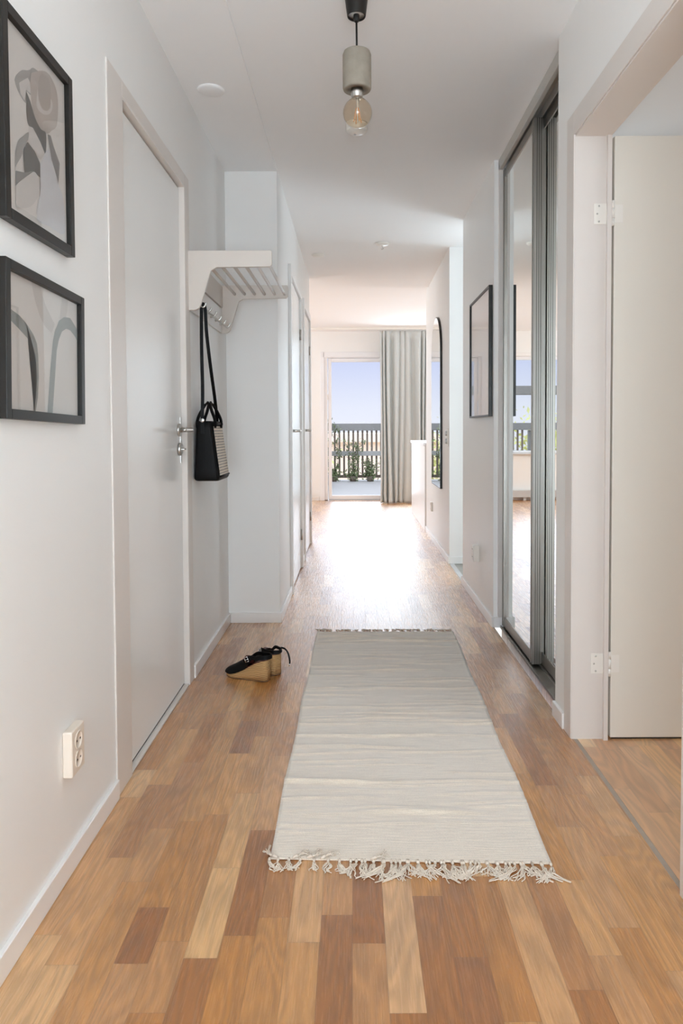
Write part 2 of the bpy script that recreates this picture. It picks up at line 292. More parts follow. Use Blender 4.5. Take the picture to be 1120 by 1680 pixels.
# ------------------------------------------------------------------ mesh helpers
class MB:
    def __init__(s): s.bm = bmesh.new(); s.mi = 0
    def _add(s, bm2, smooth=False):
        for f in bm2.faces:
            f.smooth = smooth; f.material_index = s.mi
        me = bpy.data.meshes.new('tmp'); bm2.to_mesh(me); bm2.free(); s.bm.from_mesh(me); bpy.data.meshes.remove(me); return s
    def box(s, x0, x1, y0, y1, z0, z1, bev=0.0, seg=2, mtx=None):
        b = bmesh.new(); bmesh.ops.create_cube(b, size=1.0)
        for v in b.verts: v.co = Vector((x0 + (v.co.x + .5) * (x1 - x0), y0 + (v.co.y + .5) * (y1 - y0), z0 + (v.co.z + .5) * (z1 - z0)))
        if bev > 0: bmesh.ops.bevel(b, geom=list(b.edges), offset=bev, segments=seg, affect='EDGES', profile=0.5)
        if mtx: bmesh.ops.transform(b, matrix=mtx, verts=b.verts)
        return s._add(b)
    def lathe(s, prof, c=(0, 0, 0), axis='Z', seg=32, smooth=True):
        # prof: list of (r, h)
        b = bmesh.new(); rings = []
        for r, h in prof:
            ring = []
            for i in range(seg):
                a = 2 * math.pi * i / seg; p, q = r * math.cos(a), r * math.sin(a)
                co = {'Z': (p, q, h), 'X': (h, p, q), 'Y': (p, h, q)}[axis]
                ring.append(b.verts.new(Vector(co) + Vector(c)))
            rings.append(ring)
        for a_, b_ in zip(rings, rings[1:]):
            for i in range(seg): b.faces.new((a_[i], a_[(i + 1) % seg], b_[(i + 1) % seg], b_[i]))
        for rg in (rings[0], rings[-1]):
            try: b.faces.new(rg)
            except Exception: pass
        bmesh.ops.remove_doubles(b, verts=b.verts, dist=1e-6)
        bmesh.ops.recalc_face_normals(b, faces=b.faces)
        return s._add(b, smooth)
    def prism(s, pts, axis, a0, a1, bev=0.0, smooth=False):
        b = bmesh.new()
        mk = {'X': lambda p, h: (h, p[0], p[1]), 'Y': lambda p, h: (p[0], h, p[1]), 'Z': lambda p, h: (p[0], p[1], h)}[axis]
        A = [b.verts.new(mk(p, a0)) for p in pts]; B = [b.verts.new(mk(p, a1)) for p in pts]; n = len(pts)
        b.faces.new(A); b.faces.new(B)
        for i in range(n): b.faces.new((A[i], A[(i + 1) % n], B[(i + 1) % n], B[i]))
        bmesh.ops.recalc_face_normals(b, faces=b.faces)
        if bev > 0: bmesh.ops.bevel(b, geom=list(b.edges), offset=bev, segments=2, affect='EDGES', profile=0.5)
        return s._add(b, smooth)
    def tube(s, pts, r, seg=8, smooth=True, flat=None, cap=True):
        # flat: (width, thickness, normal_hint) for straps
        b = bmesh.new(); pts = [Vector(p) for p in pts]; rings = []
        up = None
        for i, p in enumerate(pts):
            t = (pts[min(i + 1, len(pts) - 1)] - pts[max(i - 1, 0)])
            if t.length < 1e-9: t = Vector((0, 0, 1))
            t.normalize()
            if flat:
                n = Vector(flat[2]); n = (n - t * n.dot(t))
                if n.length < 1e-4: n = t.orthogonal()
                n.normalize(); bb = t.cross(n); ring = []
                for du, dv in ((-.5, -.5), (.5, -.5), (.5, .5), (-.5, .5)):
                    ring.append(b.verts.new(p + bb * du * flat[0] + n * dv * flat[1]))
            else:
                if up is None: up = t.orthogonal().normalized()
                n = (up - t * up.dot(t)); n = n.normalized() if n.length > 1e-6 else t.orthogonal().normalized()
                up = n; bb = t.cross(n); rr = r[i] if isinstance(r, (list, tuple)) else r
                ring = [b.verts.new(p + n * math.cos(2 * math.pi * k / seg) * rr + bb * math.sin(2 * math.pi * k / seg) * rr) for k in range(seg)]
            rings.append(ring)
        m_ = len(rings[0])
        for a_, b_ in zip(rings, rings[1:]):
            for i in range(m_): b.faces.new((a_[i], a_[(i + 1) % m_], b_[(i + 1) % m_], b_[i]))
        if cap: b.faces.new(rings[0]); b.faces.new(rings[-1])
        bmesh.ops.recalc_face_normals(b, faces=b.faces)
        return s._add(b, smooth and not flat)
    def loft(s, rings, cap=True, smooth=True, closed=True):
        b = bmesh.new(); R_ = [[b.verts.new(Vector(p)) for p in r] for r in rings]; n = len(R_[0])
        for a_, b_ in zip(R_, R_[1:]):
            for i in range(n if closed else n - 1): b.faces.new((a_[i], a_[(i + 1) % n], b_[(i + 1) % n], b_[i]))
        if cap: b.faces.new(R_[0]); b.faces.new(R_[-1])
        bmesh.ops.recalc_face_normals(b, faces=b.faces)
        return s._add(b, smooth)
    def grid(s, fn, nu, nv, smooth=True):
        b = bmesh.new(); V = [[b.verts.new(Vector(fn(i / nu, j / nv))) for j in range(nv + 1)] for i in range(nu + 1)]
        for i in range(nu):
            for j in range(nv): b.faces.new((V[i][j], V[i + 1][j], V[i + 1][j + 1], V[i][j + 1]))
        return s._add(b, smooth)
    def quad(s, a, b_, c, d):
        b = bmesh.new(); b.faces.new([b.verts.new(Vector(p)) for p in (a, b_, c, d)]); return s._add(b)
    def build(s, name, m, parent=None, kind=None, origin=None):
        me = bpy.data.meshes.new(name)
        if parent is not None:      # mesh is written in world space; keep it so under a located parent
            bmesh.ops.transform(s.bm, matrix=world_of(parent).inverted(), verts=s.bm.verts)
        s.bm.to_mesh(me); s.bm.free()
        ms = m if isinstance(m, (list, tuple)) else [m]
        for x in ms: me.materials.append(M[x] if isinstance(x, str) else x)
        o = bpy.data.objects.new(name, me); col.objects.link(o)
        if parent is not None: o.parent = parent
        if kind: o['kind'] = kind
        if origin is not None:
            me.transform(Matrix.Translation(-Vector(origin))); o.location = origin
        return o
def world_of(o):
    m = Matrix.LocRotScale(o.location, o.rotation_euler, o.scale)
    return world_of(o.parent) @ m if o.parent else m
def tag(o, label, cat, group=None):
    o['label'] = label; o['category'] = cat
    if group: o['group'] = group
    return o
def thing(name, label, cat, loc=(0, 0, 0), rz=0.0, group=None):
    o = bpy.data.objects.new(name, None); col.objects.link(o); o.location = loc; o.rotation_euler = (0, 0, rz); o.empty_display_size = 0.05
    return tag(o, label, cat, group)
def sroot(name, loc=(0, 0, 0)):
    o = bpy.data.objects.new(name, None); col.objects.link(o); o.location = loc; o['kind'] = 'structure'; o.empty_display_size = 0.05
    return o
def subsurf(o, lv=2):
    md = o.modifiers.new('sub', 'SUBSURF'); md.levels = lv; md.render_levels = lv; return o
def catmull(P, n=8):
    P = [Vector(p) for p in P]; out = []
    for i in range(len(P) - 1):
        p0, p1, p2, p3 = P[max(i - 1, 0)], P[i], P[i + 1], P[min(i + 2, len(P) - 1)]
        for k in range(n):
            t = k / n; out.append(0.5 * ((2 * p1) + (-p0 + p2) * t + (2 * p0 - 5 * p1 + 4 * p2 - p3) * t * t + (-p0 + 3 * p1 - 3 * p2 + p3) * t ** 3))
    out.append(P[-1]); return out

# ------------------------------------------------------------------ layout constants
CZ = 2.50           # hall ceiling
XL, XR = -0.70, 0.752
YF = 10.5           # far wall
LZ = 2.525          # living room ceiling

# ------------------------------------------------------------------ structure
b = MB(); b.box(-4.2, 0.757, -2.0, YF + .1, -0.1, 0); b.box(0.757, 4.2, 7.1, YF + .1, -0.1, 0); b.box(0.757, .79, 5.55, 7.1, -0.1, 0); b.build('floor', 'floor', kind='structure')
MB().box(0.772, 4.0, -2.0, 2.56, -0.1, 0.0).build('floor_bedroom', 'floor2', kind='structure')
MB().box(0.757, 0.772, 1.575, 2.402, -0.1, -0.0008).build('trim_1', mat('seam', srgb(168, 154, 140), 0.7, noise=0.1), kind='structure')
M['tile'] = mat('grey_floor', srgb(150, 145, 136), 0.35, noise=0.08, nscale=8)
MB().box(0.79, 3.2, 4.6, 7.1, -0.1, -0.002).build('floor_side_room', 'tile', kind='structure')
MB().box(0.757, 0.792, 4.83, 5.55, -0.1, 0.004).build('trim_2', 'aluw', kind='structure')
b = MB(); b.box(-0.415, 0.9, -2.0, 3.89, CZ, CZ + .2); b.box(-1.0, 3.1, 3.89, 7.1, CZ, CZ + .2); b.build('ceiling', 'ceil', kind='structure')
MB().box(-0.9, -0.415, -2.0, 3.89, CZ - .013, CZ + .2, 0.002).build('ceiling_soffit', 'ceil', kind='structure')
b = MB(); b.box(-4.2, 4.2, 7.1, YF + .1, LZ, LZ + .2); b.box(-4.2, -1.0, 6.5, 7.1, LZ, LZ + .2); b.build('ceiling_living_room', 'ceil', kind='structure')
MB().box(0.9, 4.0, -2.0, 2.56, CZ, CZ + .2).build('ceiling_bedroom', 'ceil', kind='structure')

# left wall with door opening (Y 2.158..2.922, z 0..2.075)
DY0, DY1, DZ = 2.155, 2.925, 2.078
b = MB(); b.box(XL - .15, XL, -2.0, DY0 - .012, 0, CZ + .1); b.box(XL - .15, XL, DY1 + .012, 3.88, 0, CZ + .1); b.box(XL - .15, XL, DY0 - .012, DY1 + .012, DZ + .012, CZ + .1)
b.build('wall_left', 'wall', kind='structure')
MB().box(XL - 1.0, XL - .151, 1.9, 3.2, 0, CZ).build('wall_left_backing', 'wall', kind='structure')
# block with the two flush doors: X -0.415
D1 = (4.585, 5.415); D2 = (5.765, 6.545); YB = 6.68
b = MB(); b.box(XL - .15, -0.415, 3.881, D1[0], 0, LZ); b.box(-.60, -.415, D1[0], D1[1], DZ, CZ + .1); b.box(XL - .15, -0.415, D1[1], D2[0], 0, LZ)
b.box(-.60, -.415, D2[0], D2[1], DZ, CZ + .1); b.box(-4.2, -0.415, D2[1], YB, 0, LZ) if False else b.box(-.85, -.415, D2[1], YB, 0, LZ); b.box(-.85, -.60, D1[0], D2[1], 0, LZ)
b.build('wall_block', 'wall', kind='structure')
MB().box(-4.2, -0.85, YB - .12, YB, 0, LZ).build('wall_living_room_back', 'wall', kind='structure')
# right wall pieces
b = MB(); b.box(XR, 0.877, -2.0, 1.575, 0, CZ + .05); b.box(XR, .877, 1.575, 2.41, 2.075, CZ + .05); b.box(XR, .877, 2.41, 2.60, 0, CZ + .05)
b.build('wall_right', 'wall', kind='structure')
b = MB(); b.box(XR, .86, 3.77, 4.83, 0, CZ + .05); b.build('wall_right_middle', 'wall', kind='structure')
b = MB(); b.box(.757, .865, 5.55, 7.32, 0, LZ); b.build('wall_right_end', 'wall', kind='structure')
# rooms to the right
b = MB(); b.box(.877, 3.7, 2.50, 2.60, 0, CZ + .05); b.box(3.6, 3.7, -2.0, 2.5, 0, CZ + .05); b.box(.877, 3.7, -2.05, -1.95, 0, CZ + .05); b.build('wall_bedroom', 'wall', kind='structure')
b = MB(); b.box(.866, 1.3, 5.70, 5.80, 0, CZ); b.box(3.05, 3.15, 4.6, 7.0, 0, CZ); b.box(.861, 3.1, 4.55, 4.65, 0, CZ); b.build('wall_side_room', 'wall', kind='structure')
b = MB(); b.box(1.45, 1.55, 2.6, 3.9, 0, CZ); b.box(.861, 1.5, 3.78, 3.9, 0, CZ); b.build('wall_closet', 'wall', kind='structure')
MB().box(.80, 1.5, 2.6, 3.78, -0.1, 0).build('floor_closet', 'floor', kind='structure')
MB().box(.80, 1.5, 2.6, 3.9, CZ, CZ + .1).build('ceiling_closet', 'ceil', kind='structure')
MB().box(-.85, .9, -2.1, -2.0, 0, CZ + .1).build('wall_behind', 'wall', kind='structure')
# living room shell, far wall with door and window openings
BD = (-0.45, 0.46, 2.165); WD = (-2.3, -0.72, 0.70, 2.15)
b = MB()
b.box(-4.2, WD[0], YF, YF + .25, 0, LZ + .1); b.box(WD[0], WD[1], YF, YF + .25, 0, WD[2]); b.box(WD[0], WD[1], YF, YF + .25, WD[3], LZ + .1)
b.box(WD[1], BD[0], YF, YF + .25, 0, LZ + .1); b.box(BD[0], BD[1], YF, YF + .25, BD[2], LZ + .1); b.box(BD[1], 4.2, YF, YF + .25, 0, LZ + .1)
b.build('wall_far', 'wall', kind='structure')
MB().box(-4.3, -4.2, YB - .1, YF, 0, LZ).build('wall_living_room_left', 'wall', kind='structure')
b = MB(); b.box(4.2, 4.3, 7.0, YF, 0, LZ); b.box(.866, 4.2, 7.0, 7.1, 0, LZ); b.build('wall_kitchen', 'wall', kind='structure')

# baseboards
BH, BT = 0.057, 0.012
def base(name, *boxes):
    b = MB()
    for bx in boxes: b.box(*bx, 0.0, BH, 0.002, 1)
    return b.build(name, 'trim', kind='structure')
base('baseboard_left', (XL, XL + BT, -2.0, 2.018), (XL, XL + BT, 3.004, 3.868))
base('baseboard_block', (XL + BT, -.415 + BT, 3.868, 3.88), (-.415, -.415 + BT, 3.88, 4.53), (-.415, -.415 + BT, 5.475, 5.705), (-.415, -.415 + BT, 6.6, YB))
base('baseboard_right', (XR - BT, XR, 2.475, 2.60), (XR - BT, XR, 3.758, 4.83), (XR, .81, 3.758, 3.77), (XR - BT, XR, -2.0, 1.50))
base('baseboard_right_end', (.757 - BT, .757, 5.538, 7.32), (.757, .865, 5.538, 5.55), (.865, 1.3, 5.688, 5.70))
base('baseboard_far', (-4.0, -.52, YF - BT, YF), (.53, 4.0, YF - BT, YF))

def hinge_mesh(b): pass
def lever(parent, x, y, z, sgn_y, out=0.055, length=0.118, mtl='steel'):
    """round rose, neck and lever pointing along sgn_y on a face with normal +X"""
    h = MB(); h.lathe([(0.0, 0), (.026, 0), (.026, .006), (.022, .009), (.0, .009)], (x, y, z), 'X', 28)
    h.lathe([(.0095, .008), (.0095, .030), (.0085, .034), (.0085, out)], (x, y, z), 'X', 16)
    pts = [(x + out - .012, y, z), (x + out - .002, y, z), (x + out, y + sgn_y * .008, z), (x + out + .001, y + sgn_y * .03, z), (x + out - .001, y + sgn_y * .07, z), (x + out - .004, y + sgn_y * length, z)]
    h.tube(catmull(pts, 4), .0085, 12)
    return h.build('handle', mtl, parent)

# --- left door (door_1)
d1 = sroot('door_1', (XL, 2.54, 0))
MB().box(-.757, -.717, DY0 + .003, DY1 - .003, 0.012, DZ - .006, 0.002).build('door_leaf', 'door', d1)
b = MB(); b.box(-.78, -.695, DY0 - .012, DY0, 0, DZ + .012); b.box(-.78, -.695, DY1, DY1 + .012, 0, DZ + .012); b.box(-.78, -.695, DY0, DY1, DZ, DZ + .012)
b.box(XL, -.694, 2.018, DY0 - .006, 0, 2.135, .003); b.box(XL, -.694, DY1 + .006, 3.004, 0, 2.135, .003); b.box(XL, -.694, DY0 - .006, DY1 + .006, DZ + .006, 2.135, .003)
b.build('door_frame', 'trimwarm', d1)
MB().box(-.79, -.72, DY0, DY1, 0, .010).build('threshold', 'dark', d1)
MB().box(-.719, -.698, DY0, DY1, 0.001, .006).build('threshold_strip', 'trimwarm', d1)
hd = lever(d1, -.717, 2.872, 1.077, -1)
t = MB(); t.lathe([(0, 0), (.026, 0), (.026, .010), (.022, .013), (0, .013)], (-.717, 2.872, .998), 'X', 28); t.box(-.704, -.690, 2.857, 2.887, .9955, 1.0005, .001); t.build('thumbturn', 'steel', d1)
t = MB(); t.box(-.717, -.7155, 2.9, DY1 - .003, 0.94, 1.13); t.build('lock_plate', 'steel', d1)
for zc in (1.823, 0.255):
    t = MB(); t.lathe([(0, -.04), (.006, -.04), (.006, .04), (0, .04)], (-.712, DY0 + .001, zc), 'Z', 12); t.build('hinge', 'trim', d1)
    for dz in (-.028, -.01, .022):
        pass
# --- two flush doors in the block
for k, (y0, y1) in enumerate((D1, D2)):
    dd = sroot('door_%d' % (k + 2), (-.415, (y0 + y1) / 2, 0))
    MB().box(-.45, -.412, y0 + .004, y1 - .004, .01, DZ - .006, .002).build('door_leaf', 'door', dd)
    b = MB(); b.box(-.60, -.413, y0, y0 + .004, 0, DZ); b.box(-.60, -.413, y1 - .004, y1, 0, DZ)
    b.box(-.415, -.396, y0 - .06, y0 + .001, 0, DZ + .06, .003); b.box(-.415, -.396, y1 - .001, y1 + .06, 0, DZ + .06, .003); b.box(-.415, -.396, y0, y1, DZ - .002, DZ + .06, .003)
    b.build('door_frame', 'trim', dd)
    lever(dd, -.412, y0 + .055, 1.066, 1)
    t = MB(); t.lathe([(0, 0), (.025, 0), (.025, .009), (0, .009)], (-.412, y0 + .055, .99), 'X', 24); t.build('lock_rosette', 'steel', dd)
    for zc in (1.80, 0.26):
        t = MB(); t.lathe([(0, -.04), (.007, -.04), (.007, .04), (0, .04)], (-.405, y1 - .004, zc), 'Z', 12); t.build('hinge', 'steel', dd)
# --- open door on the right (door_4)
d4 = sroot('door_4', (.88, 2.41, 0))
b = MB()
b.box(XR - .002, .872, 2.398, 2.411, 0, 2.075); b.box(.857, .872, 2.385, 2.398, 0, 2.07)      # far jamb and stop
b.box(XR, .872, 1.574, 1.588, 0, 2.075); b.box(XR, .872, 1.588, 2.398, 2.062, 2.076)
b.box(XR - .005, XR, 2.40, 2.475, 0, 2.145, .0015); b.box(XR - .005, XR, 1.505, 1.583, 0, 2.145, .0015); b.box(XR - .005, XR, 1.583, 2.40, 2.068, 2.145, .0015)
b.build('door_frame', 'trimwarm', d4)
MB().box(.883, 1.66, 2.394, 2.434, 0.006, 2.062, .0025).build('door_leaf', 'leaf', d4)
t = MB(); t.box(.89, 1.65, 2.398, 2.43, 0.0005, .008); t.build('door_bottom_seal', 'dark', d4)
for zc in (1.802, 0.265):
    t = MB(); t.mi = 0
    t.box(.815, .874, 2.3955, 2.398, zc - .035, zc + .035, .001)
    t.box(.8815, .8835, 2.398, 2.425, zc - .035, zc + .035); t.box(.884, .912, 2.3925, 2.3945, zc - .03, zc + .03)
    t.lathe([(0, -.042), (.006, -.042), (.006, -.018), (.0045, -.018), (.0045, -.016), (.0065, -.016), (.0065, .016), (.0045, .016), (.0045, .018), (.006, .018), (.006, .042), (0, .042)], (.877, 2.391, zc), 'Z', 14)
    hg = t.build('hinge', 'plastic', d4)
    for px, pz in ((.832, .026), (.826, 0), (.832, -.026)):
        q = MB(); q.lathe([(0, 0), (.0032, 0), (.0032, .0012), (0, .0012)], (px, 2.3944, zc + pz), 'Y', 12); q.build('screw', 'steel', hg)
t = MB(); t.lathe([(0, 0), (.006, 0), (.006, .03), (0, .03)], (1.6, 2.36, 1.05), 'Y', 12); t.build('handle', 'steel', d4)

# --- balcony door (door_5) and window_1
d5 = sroot('door_5', (0, YF, 0))
b = MB()
x0, x1, zt = BD
b.box(x0 - .045, x0 + .012, YF - .018, YF, 0, zt + .055, .003); b.box(x1 - .012, x1 + .05, YF - .018, YF, 0, zt + .055, .003); b.box(x0, x1, YF - .018, YF, zt - .02, zt + .055, .003)
b.box(x0, x0 + .06, YF, YF + .12, 0, zt); b.box(x1 - .03, x1, YF, YF + .12, 0, zt); b.box(x0 + .06, x1 - .03, YF, YF + .12, 2.135, zt); b.box(x0, x1, YF + .0, YF + .12, -.02, .008)
b.build('door_frame', 'winframe', d5)
lx0, lx1, lz0, lz1 = -.380, .438, .012, 2.128
b = MB(); b.box(lx0, -.33, YF + .012, YF + .07, lz0, lz1, .004); b.box(lx1 - .014, lx1, YF + .012, YF + .07, lz0, lz1, .004)
b.box(-.33, lx1 - .014, YF + .012, YF + .07, lz0, .075, .004); b.box(-.33, lx1 - .014, YF + .012, YF + .07, 2.075, lz1, .004); b.build('sash', 'winframe', d5)
MB().box(-.335, lx1 - .01, YF + .036, YF + .042, .07, 2.08).build('glass_pane', 'pane', d5)
MB().box(lx0, lx1, YF + .004, YF + .012, 0.0, .012).build('threshold', 'dark', d5)
for zc in (1.55, .85):
    t = MB(); t.lathe([(0, -.04), (.007, -.04), (.007, .04), (0, .04)], (-.386, YF + .006, zc), 'Z', 10); t.build('hinge', 'plastic', d5)
w1 = sroot('window_1', (WD[0], YF, WD[2]))
b = MB(); a0, a1, c0, c1 = WD
b.box(a0, a0 + .06, YF + .03, YF + .12, c0, c1, .004); b.box(a1 - .06, a1, YF + .03, YF + .12, c0, c1, .004); b.box(a0 + .06, a1 - .06, YF + .03, YF + .12, c0, c0 + .03, .004); b.box(a0 + .06, a1 - .06, YF + .03, YF + .12, c1 - .05, c1, .004)
b.build('window_frame', 'winframe', w1)
MB().box(a0 + .05, a1 - .05, YF + .07, YF + .076, c0 + .02, c1 - .04).build('glass_pane', 'pane', w1)
MB().box(a0 - .04, a1 + .04, YF - .05, YF + .03, c0 - .02, c0, .003).build('window_sill', 'aluw', w1)
b = MB(); b.box(a0 - .05, a0, YF - .015, YF, c0, c1 + .05, .003); b.box(a1, a1 + .05, YF - .015, YF, c0, c1 + .05, .003); b.box(a0, a1, YF - .015, YF, c1, c1 + .05, .003); b.build('window_casing', 'trim', w1)

# ------------------------------------------------------------------ wardrobe with sliding mirror doors
M['fascia'] = mat('fascia_aluminium', srgb(192, 189, 183), 0.42, metal=0.1, noise=0.02, nscale=8)
b = MB(); b.box(.775, .795, 2.60, 3.77, CZ - .055, CZ, .002); b.box(.795, .90, 2.60, 3.77, CZ - .008, CZ); b.box(.838, .840, 2.60, 3.77, CZ - .05, CZ - .008); b.box(.884, .888, 2.60, 3.77, CZ - .05, CZ - .008)
tag(b.build('sliding_door_top_track', 'fascia'), 'brushed aluminium top track of the mirrored wardrobe, along the ceiling', 'track')
b = MB(); b.box(.786, .90, 2.60, 3.77, 0, .005); b.box(.786, .793, 2.60, 3.77, .005, .012); b.box(.834, .839, 2.60, 3.77, .005, .013); b.box(.842, .847, 2.60, 3.77, .005, .013); b.box(.888, .893, 2.60, 3.77, .005, .012)
tag(b.build('sliding_door_floor_track', 'alu'), 'ribbed aluminium floor track in front of the mirrored wardrobe', 'track')
MB().box(.775, .86, 3.752, 3.77, BH, CZ - .01, .002).build('trim_3', 'trimwarm', kind='structure')
def mirror_door(x, y0, y1, label):
    r = thing('sliding_mirror_door', label, 'mirror door', (x, (y0 + y1) / 2, .008), group=None)
    z0, z1 = .016, CZ - .06
    MB().box(x + .004, x + .012, y0 + .012, y1 - .012, z0 + .02, z1 - .02).build('mirror_pane', 'mirror', r)
    for ya, yb in ((y0, y0 + .034), (y1 - .034, y1)):
        s = MB(); s.box(x, x + .036, ya, yb, z0, z1, .003)
        s.mi = 1
        for gx in (.009, .018, .027): s.box(x + gx, x + gx + .0022, ya - .0006, ya + .002, z0 + .001, z1 - .001)
        s.mi = 0
        s.box(x - .004, x + .002, ya, ya + .007, z0, z1, .001); s.box(x - .004, x + .002, yb - .007, yb, z0, z1, .001); s.build('stile', ['alu', 'dark'], r)
    MB().box(x + .001, x + .021, y0 + .034, y1 - .034, z0 - .002, z0 + .052, .002).build('bottom_rail', 'alu', r)
    MB().box(x + .001, x + .021, y0 + .034, y1 - .034, z1 - .045, z1, .002).build('top_rail', 'alu', r)
    return r
mirror_door(.800, 3.118, 3.752, 'front mirrored sliding door at the far end of the wardrobe, thin aluminium frame')
mirror_door(.842, 2.612, 3.165, 'rear mirrored sliding door nearer the camera, partly hidden by the white wall end')

# ------------------------------------------------------------------ ceiling devices
t = thing('ceiling_vent', 'round white flush disc in the lowered ceiling strip over the left door', 'vent', (-.586, 2.956, CZ - .013))
MB().lathe([(0, 0), (.056, 0), (.055, -.004), (.046, -.008), (0, -.009)], (-.586, 2.956, CZ - .013), 'Z', 40).build('cover', 'ceil', t)
t = thing('ceiling_vent', 'small round flat white disc on the ceiling above the block doors', 'vent', (-.283, 5.778, CZ))
MB().lathe([(0, 0), (.055, 0), (.055, -.004), (.044, -.012), (0, -.014)], (-.283, 5.778, CZ), 'Z', 36).build('cover', 'plastic', t)
t = thing('ceiling_outlet', 'white round ceiling lamp outlet with a small metal hook, middle of the ceiling', 'ceiling outlet', (.226, 5.428, CZ))
MB().lathe([(0, 0), (.052, 0), (.052, -.006), (.045, -.014), (.02, -.018), (0, -.018)], (.226, 5.428, CZ), 'Z', 36).build('cover', 'plastic', t)
MB().tube(catmull([(.226, 5.428, CZ - .017), (.226, 5.428, CZ - .030), (.234, 5.428, CZ - .040), (.224, 5.428, CZ - .047), (.215, 5.428, CZ - .040)], 5), .0022, 8).build('hook', 'steel', t)
t = thing('smoke_detector', 'round white smoke detector on the ceiling directly behind the hanging bulb', 'smoke detector', (.02, 3.32, CZ))
MB().lathe([(0, 0), (.052, 0), (.052, -.008), (.050, -.012), (.050, -.030), (.046, -.036), (.034, -.040), (.030, -.044), (.012, -.046), (0, -.046)], (.02, 3.32, CZ), 'Z', 40).build('housing', 'plastic', t)
MB().lathe([(0, -.045), (.007, -.045), (.007, -.049), (0, -.049)], (.012, 3.325, CZ), 'Z', 14).build('test_button', 'aluw', t)
t = thing('metal_strip', 'tiny grey metal strip high beside the ceiling in the right side passage', 'metal strip', (.872, 5.69, 2.47))
MB().box(.845, .905, 5.545, 5.549, 2.462, 2.466).build('strip', 'railgrey', t) if False else MB().box(.866, .93, 5.693, 5.70, 2.462, 2.467).build('strip', 'railgrey', t)

# ------------------------------------------------------------------ pendant lamp
px, py = .0155, 2.33
t = thing('pendant_lamp', 'small concrete pendant with a bare amber globe bulb on a black cord', 'pendant lamp', (px, py, CZ))
MB().lathe([(0, CZ), (.0405, CZ), (.040, 2.497), (.0305, 2.424), (.0295, 2.421), (.027, 2.421), (.027, 2.428), (0, 2.428)], (px - .001, py, 0), 'Z', 40).build('ceiling_rose', 'black', t)
MB().lathe([(0, 2.4275), (.0262, 2.4275), (.0262, 2.4265), (0, 2.4265)], (px - .001, py, 0), 'Z', 32).build('rose_plate', 'aluw', t)
MB().lathe([(0, 2.43), (.010, 2.43), (.010, 2.412), (.007, 2.405), (0, 2.405)], (px - .001, py, 0), 'Z', 20).build('cord_grip', 'cord', t)
MB().tube([(px - .001, py, 2.41), (px, py, 2.29)], .0032, 10).build('cord', 'cord', t)
MB().lathe([(0, 2.309), (.036, 2.309), (.043, 2.306), (.0465, 2.297), (.0465, 2.192), (.0445, 2.1865), (.041, 2.185), (.027, 2.185), (.026, 2.19), (0, 2.19)], (px, py, 0), 'Z', 44).build('concrete_holder', 'concrete', t)
sk = MB(); sk.lathe([(0, 2.20), (.020, 2.20), (.0205, 2.172), (.0185, 2.168), (.0185, 2.164), (.016, 2.160), (0, 2.160)], (px, py, 0), 'Z', 30); sk.build('socket', 'steel', t)
zc, rb = 2.112, .0475
prof = [(.0145, 2.166), (.0155, 2.160)] + [(rb * math.sin(a), zc + rb * math.cos(a)) for a in [R(v) for v in range(24, 181, 6)]]
bl = MB(); bl.lathe(prof, (px + .0015, py, 0), 'Z', 44); bulb = bl.build('bulb', 'bulb', t)
f = MB()
for k in range(4):
    a = k * math.pi / 2 + .4; dx, dy = .0085 * math.cos(a), .0085 * math.sin(a)
    f.tube([(px + .0015 + dx * .5, py + dy * .5, 2.128), (px + .0015 + dx * 1.6, py + dy * 1.6, 2.082)], .0013, 6)
f.build('filament', 'filament', bulb)
f = MB(); f.lathe([(0, 2.16), (.006, 2.16), (.0035, 2.13), (.002, 2.085), (0, 2.085)], (px + .0015, py, 0), 'Z', 12); f.build('glass_stem', 'aluw', bulb)

# ------------------------------------------------------------------ framed pictures
def mitred_frame(b, pts_out, w, d):  # pts in (y,z); frame on a wall plane with normal nx
    pass
def picture(label, xw, nx, y0, y1, z0, z1, bw, depth, art, mats, cat='picture', group=None, tilt=0.0, mat_w=0.0):
    yc, zc = (y0 + y1) / 2, (z0 + z1) / 2
    r = thing('framed_picture', label, cat, (xw, yc, zc), group=group); r.rotation_euler = (tilt, 0, 0)
    W = world_of(r)
    def L(x, y, z): return W @ Vector((x - xw, y - yc, z - zc))
    def lbox(bm_, *a, **k):
        return bm_.box(*a, **k, mtx=W @ Matrix.Translation((-xw, -yc, -zc)))
    b = MB(); xa, xb = sorted((xw + nx * .001, xw + nx * depth))
    lbox(b, xa, xb, y0, y0 + bw, z0, z1, bev=.0012); lbox(b, xa, xb, y1 - bw, y1, z0, z1, bev=.0012)
    lbox(b, xa, xb, y0 + bw, y1 - bw, z0, z0 + bw, bev=.0012); lbox(b, xa, xb, y0 + bw, y1 - bw, z1 - bw, z1, bev=.0012)
    b.build('frame', 'black', r)
    b = MB(); px0, px1 = sorted((xw + nx * .002, xw + nx * (depth - .012)))
    lbox(b, px0, px1, y0 + bw * .6, y1 - bw * .6, z0 + bw * .6, z1 - bw * .6)
    ms = ['paper'] if mat_w == 0 else ['mat_board']
    for i, (poly, mi) in enumerate(art):
        b.mi = mi
        bb = bmesh.new(); xx = xw + nx * (depth - .012 + .0002 + .00012 * i)
        vs = [bb.verts.new(L(xx, y0 + u * (y1 - y0), z0 + v * (z1 - z0))) for u, v in poly]
        fc = bb.faces.new(vs); bmesh.ops.triangulate(bb, faces=[fc]); b._add(bb)
    b.build('print', ms + mats, r)
    b = MB(); g0, g1 = sorted((xw + nx * (depth - .008), xw + nx * (depth - .006)))
    lbox(b, g0, g1, y0 + bw * .8, y1 - bw * .8, z0 + bw * .8, z1 - bw * .8); b.build('glass', 'picglass', r)
    return r
